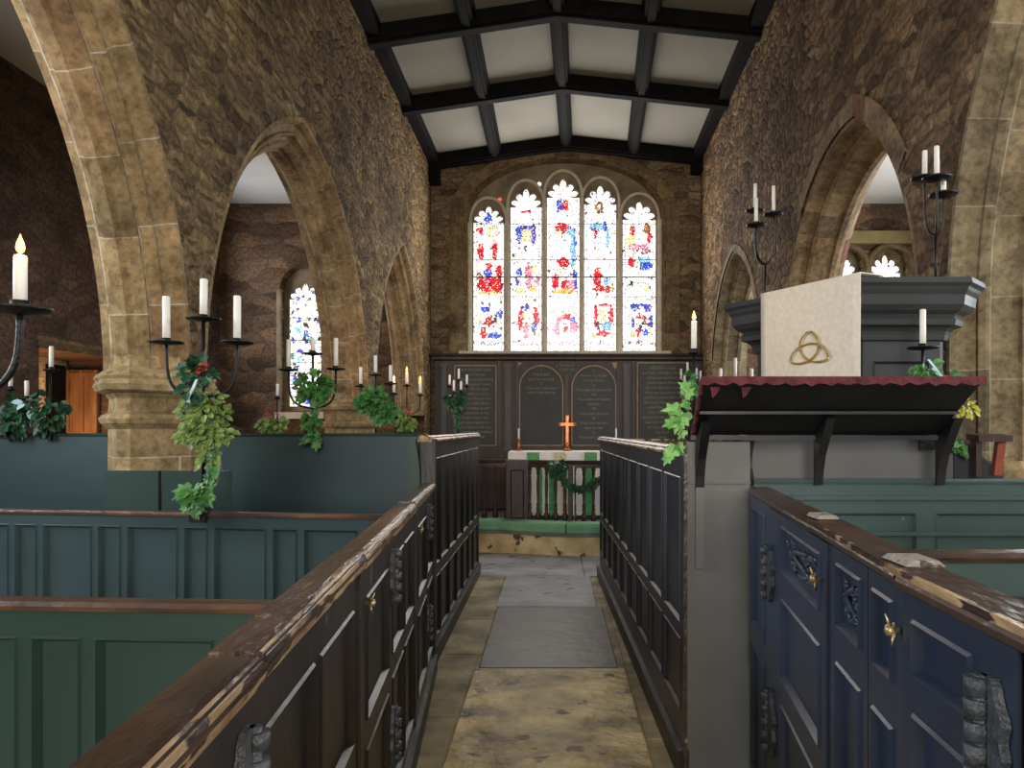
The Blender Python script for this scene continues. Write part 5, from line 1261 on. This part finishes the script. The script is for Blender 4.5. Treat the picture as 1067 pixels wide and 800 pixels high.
posy('bright green ivy spilling over the corner of the tall right pew', [
    ('ivy_leaves', 'ivy_bright', lambda mb: ([leaf(mb, Vector((XW(px, y9), y9+.0, zz(py, y9))), Vector((dx, -.1, dz)), Vector((nx, -1, nz)), s, True) for px, py, dx, dz, nx, nz, s in
        ((713, 412, .4, .3, .3, .5, .06), (708, 428, -1, .05, -.1, .9, .085), (707, 433, -.2, -1, .2, .3, .085), (703, 440, -1, -.3, 0, .4, .06), (713, 430, -.3, -1, .1, .2, .08), (717, 405, -.6, .4, 0, .4, .055), (712, 448, -.5, -.9, .4, .2, .05), (704, 468, -.8, -.5, .2, .5, .07), (698, 474, -.5, -.8, -.2, .5, .055), (706, 463, .5, -.7, .2, .5, .05), (711, 420, .8, -.5, .1, .6, .05))],)),
    ('dark_leaves', 'ivy', lambda mb: cluster(mb, (XW(720, y9), y9+.05, zz(400, y9)), (.035, .03, .045), 14, .045, True))],
    (xj, yj, 1.4), stems=[[(XW(721, y9), y9+.3, zz(385, y9)), (XW(716, y9), y9, zz(405, y9)), (XW(705, y9), y9, zz(430, y9)), (XW(710, y9), y9, zz(455, y9)), (XW(698, y9), y9, zz(476, y9))], [(XW(719, y9), y9, zz(400, y9)), (XW(717, y9), y9, zz(430, y9)), (XW(709, y9), y9, zz(452, y9))]])
y10 = yn-.06
posy('foliage with pale ribbon at the foot of the stand before the pulpit panel', [
    ('leaves', 'ivy', lambda mb: (cluster(mb, (XW(968, y10), y10+.0, zz(386, y10)), (.045, .03, .05), 30, .045), cluster(mb, (XW(985, y10), y10+.0, zz(394, y10)), (.075, .03, .03), 30, .05))),
    ('red_leaves', 'redpaint', lambda mb: cluster(mb, (XW(980, y10), y10-.03, zz(393, y10)), (.03, .01, .015), 5, .03))],
    (xn, yn, 1.46), ribbon=[(XW(964, y10), y10-.03, zz(375, y10)), (XW(970, y10), y10-.05, zz(386, y10)), (XW(977, y10), y10-.045, zz(395, y10))])
t = posy('yellow green sprig and ivy trailing beside the right end of the book desk', [
    ('sprig', 'sprig', lambda mb: cluster(mb, (XW(1009, 3.3), 3.3, zz(425, 3.3)), (.045, .03, .04), 46, .026)),
    ('ivy_leaves', 'ivy', lambda mb: trail(mb, [(XW(995, 3.3), 3.3, zz(455, 3.3)), (XW(1000, 3.3), 3.3, zz(466, 3.3)), (XW(1006, 3.3), 3.3, zz(474, 3.3))], 9, .04))],
    (1.85, 3.3, 1.4), stems=[[(XW(1012, 3.3), 3.3, zz(418, 3.3)), (XW(998, 3.3), 3.3, zz(440, 3.3)), (XW(988, 3.3), 3.3, zz(455, 3.3)), (XW(1000, 3.3), 3.3, zz(466, 3.3)), (XW(1009, 3.3), 3.3, zz(481, 3.3))]])
# garland on the altar rail
yr = 9.02
g = thing('rail_garland', 'dark ivy garland draped over the altar rail gate', 'garland', (.1, yr, 1.1))
mb = MB(); cluster(mb, (XW(581, yr), yr+.02, zz(487, yr)), (.10, .05, .10), 90, .07, True)
trail(mb, [(XW(583, yr), yr, zz(495, yr)), (XW(594, yr), yr, zz(505, yr)), (XW(606, yr), yr, zz(510, yr)), (XW(616, yr), yr, zz(505, yr)), (XW(624, yr), yr, zz(498, yr))], 110, .075, True, .045)
mb.build('ivy_leaves', M['ivy_dark'], g, fix=False)
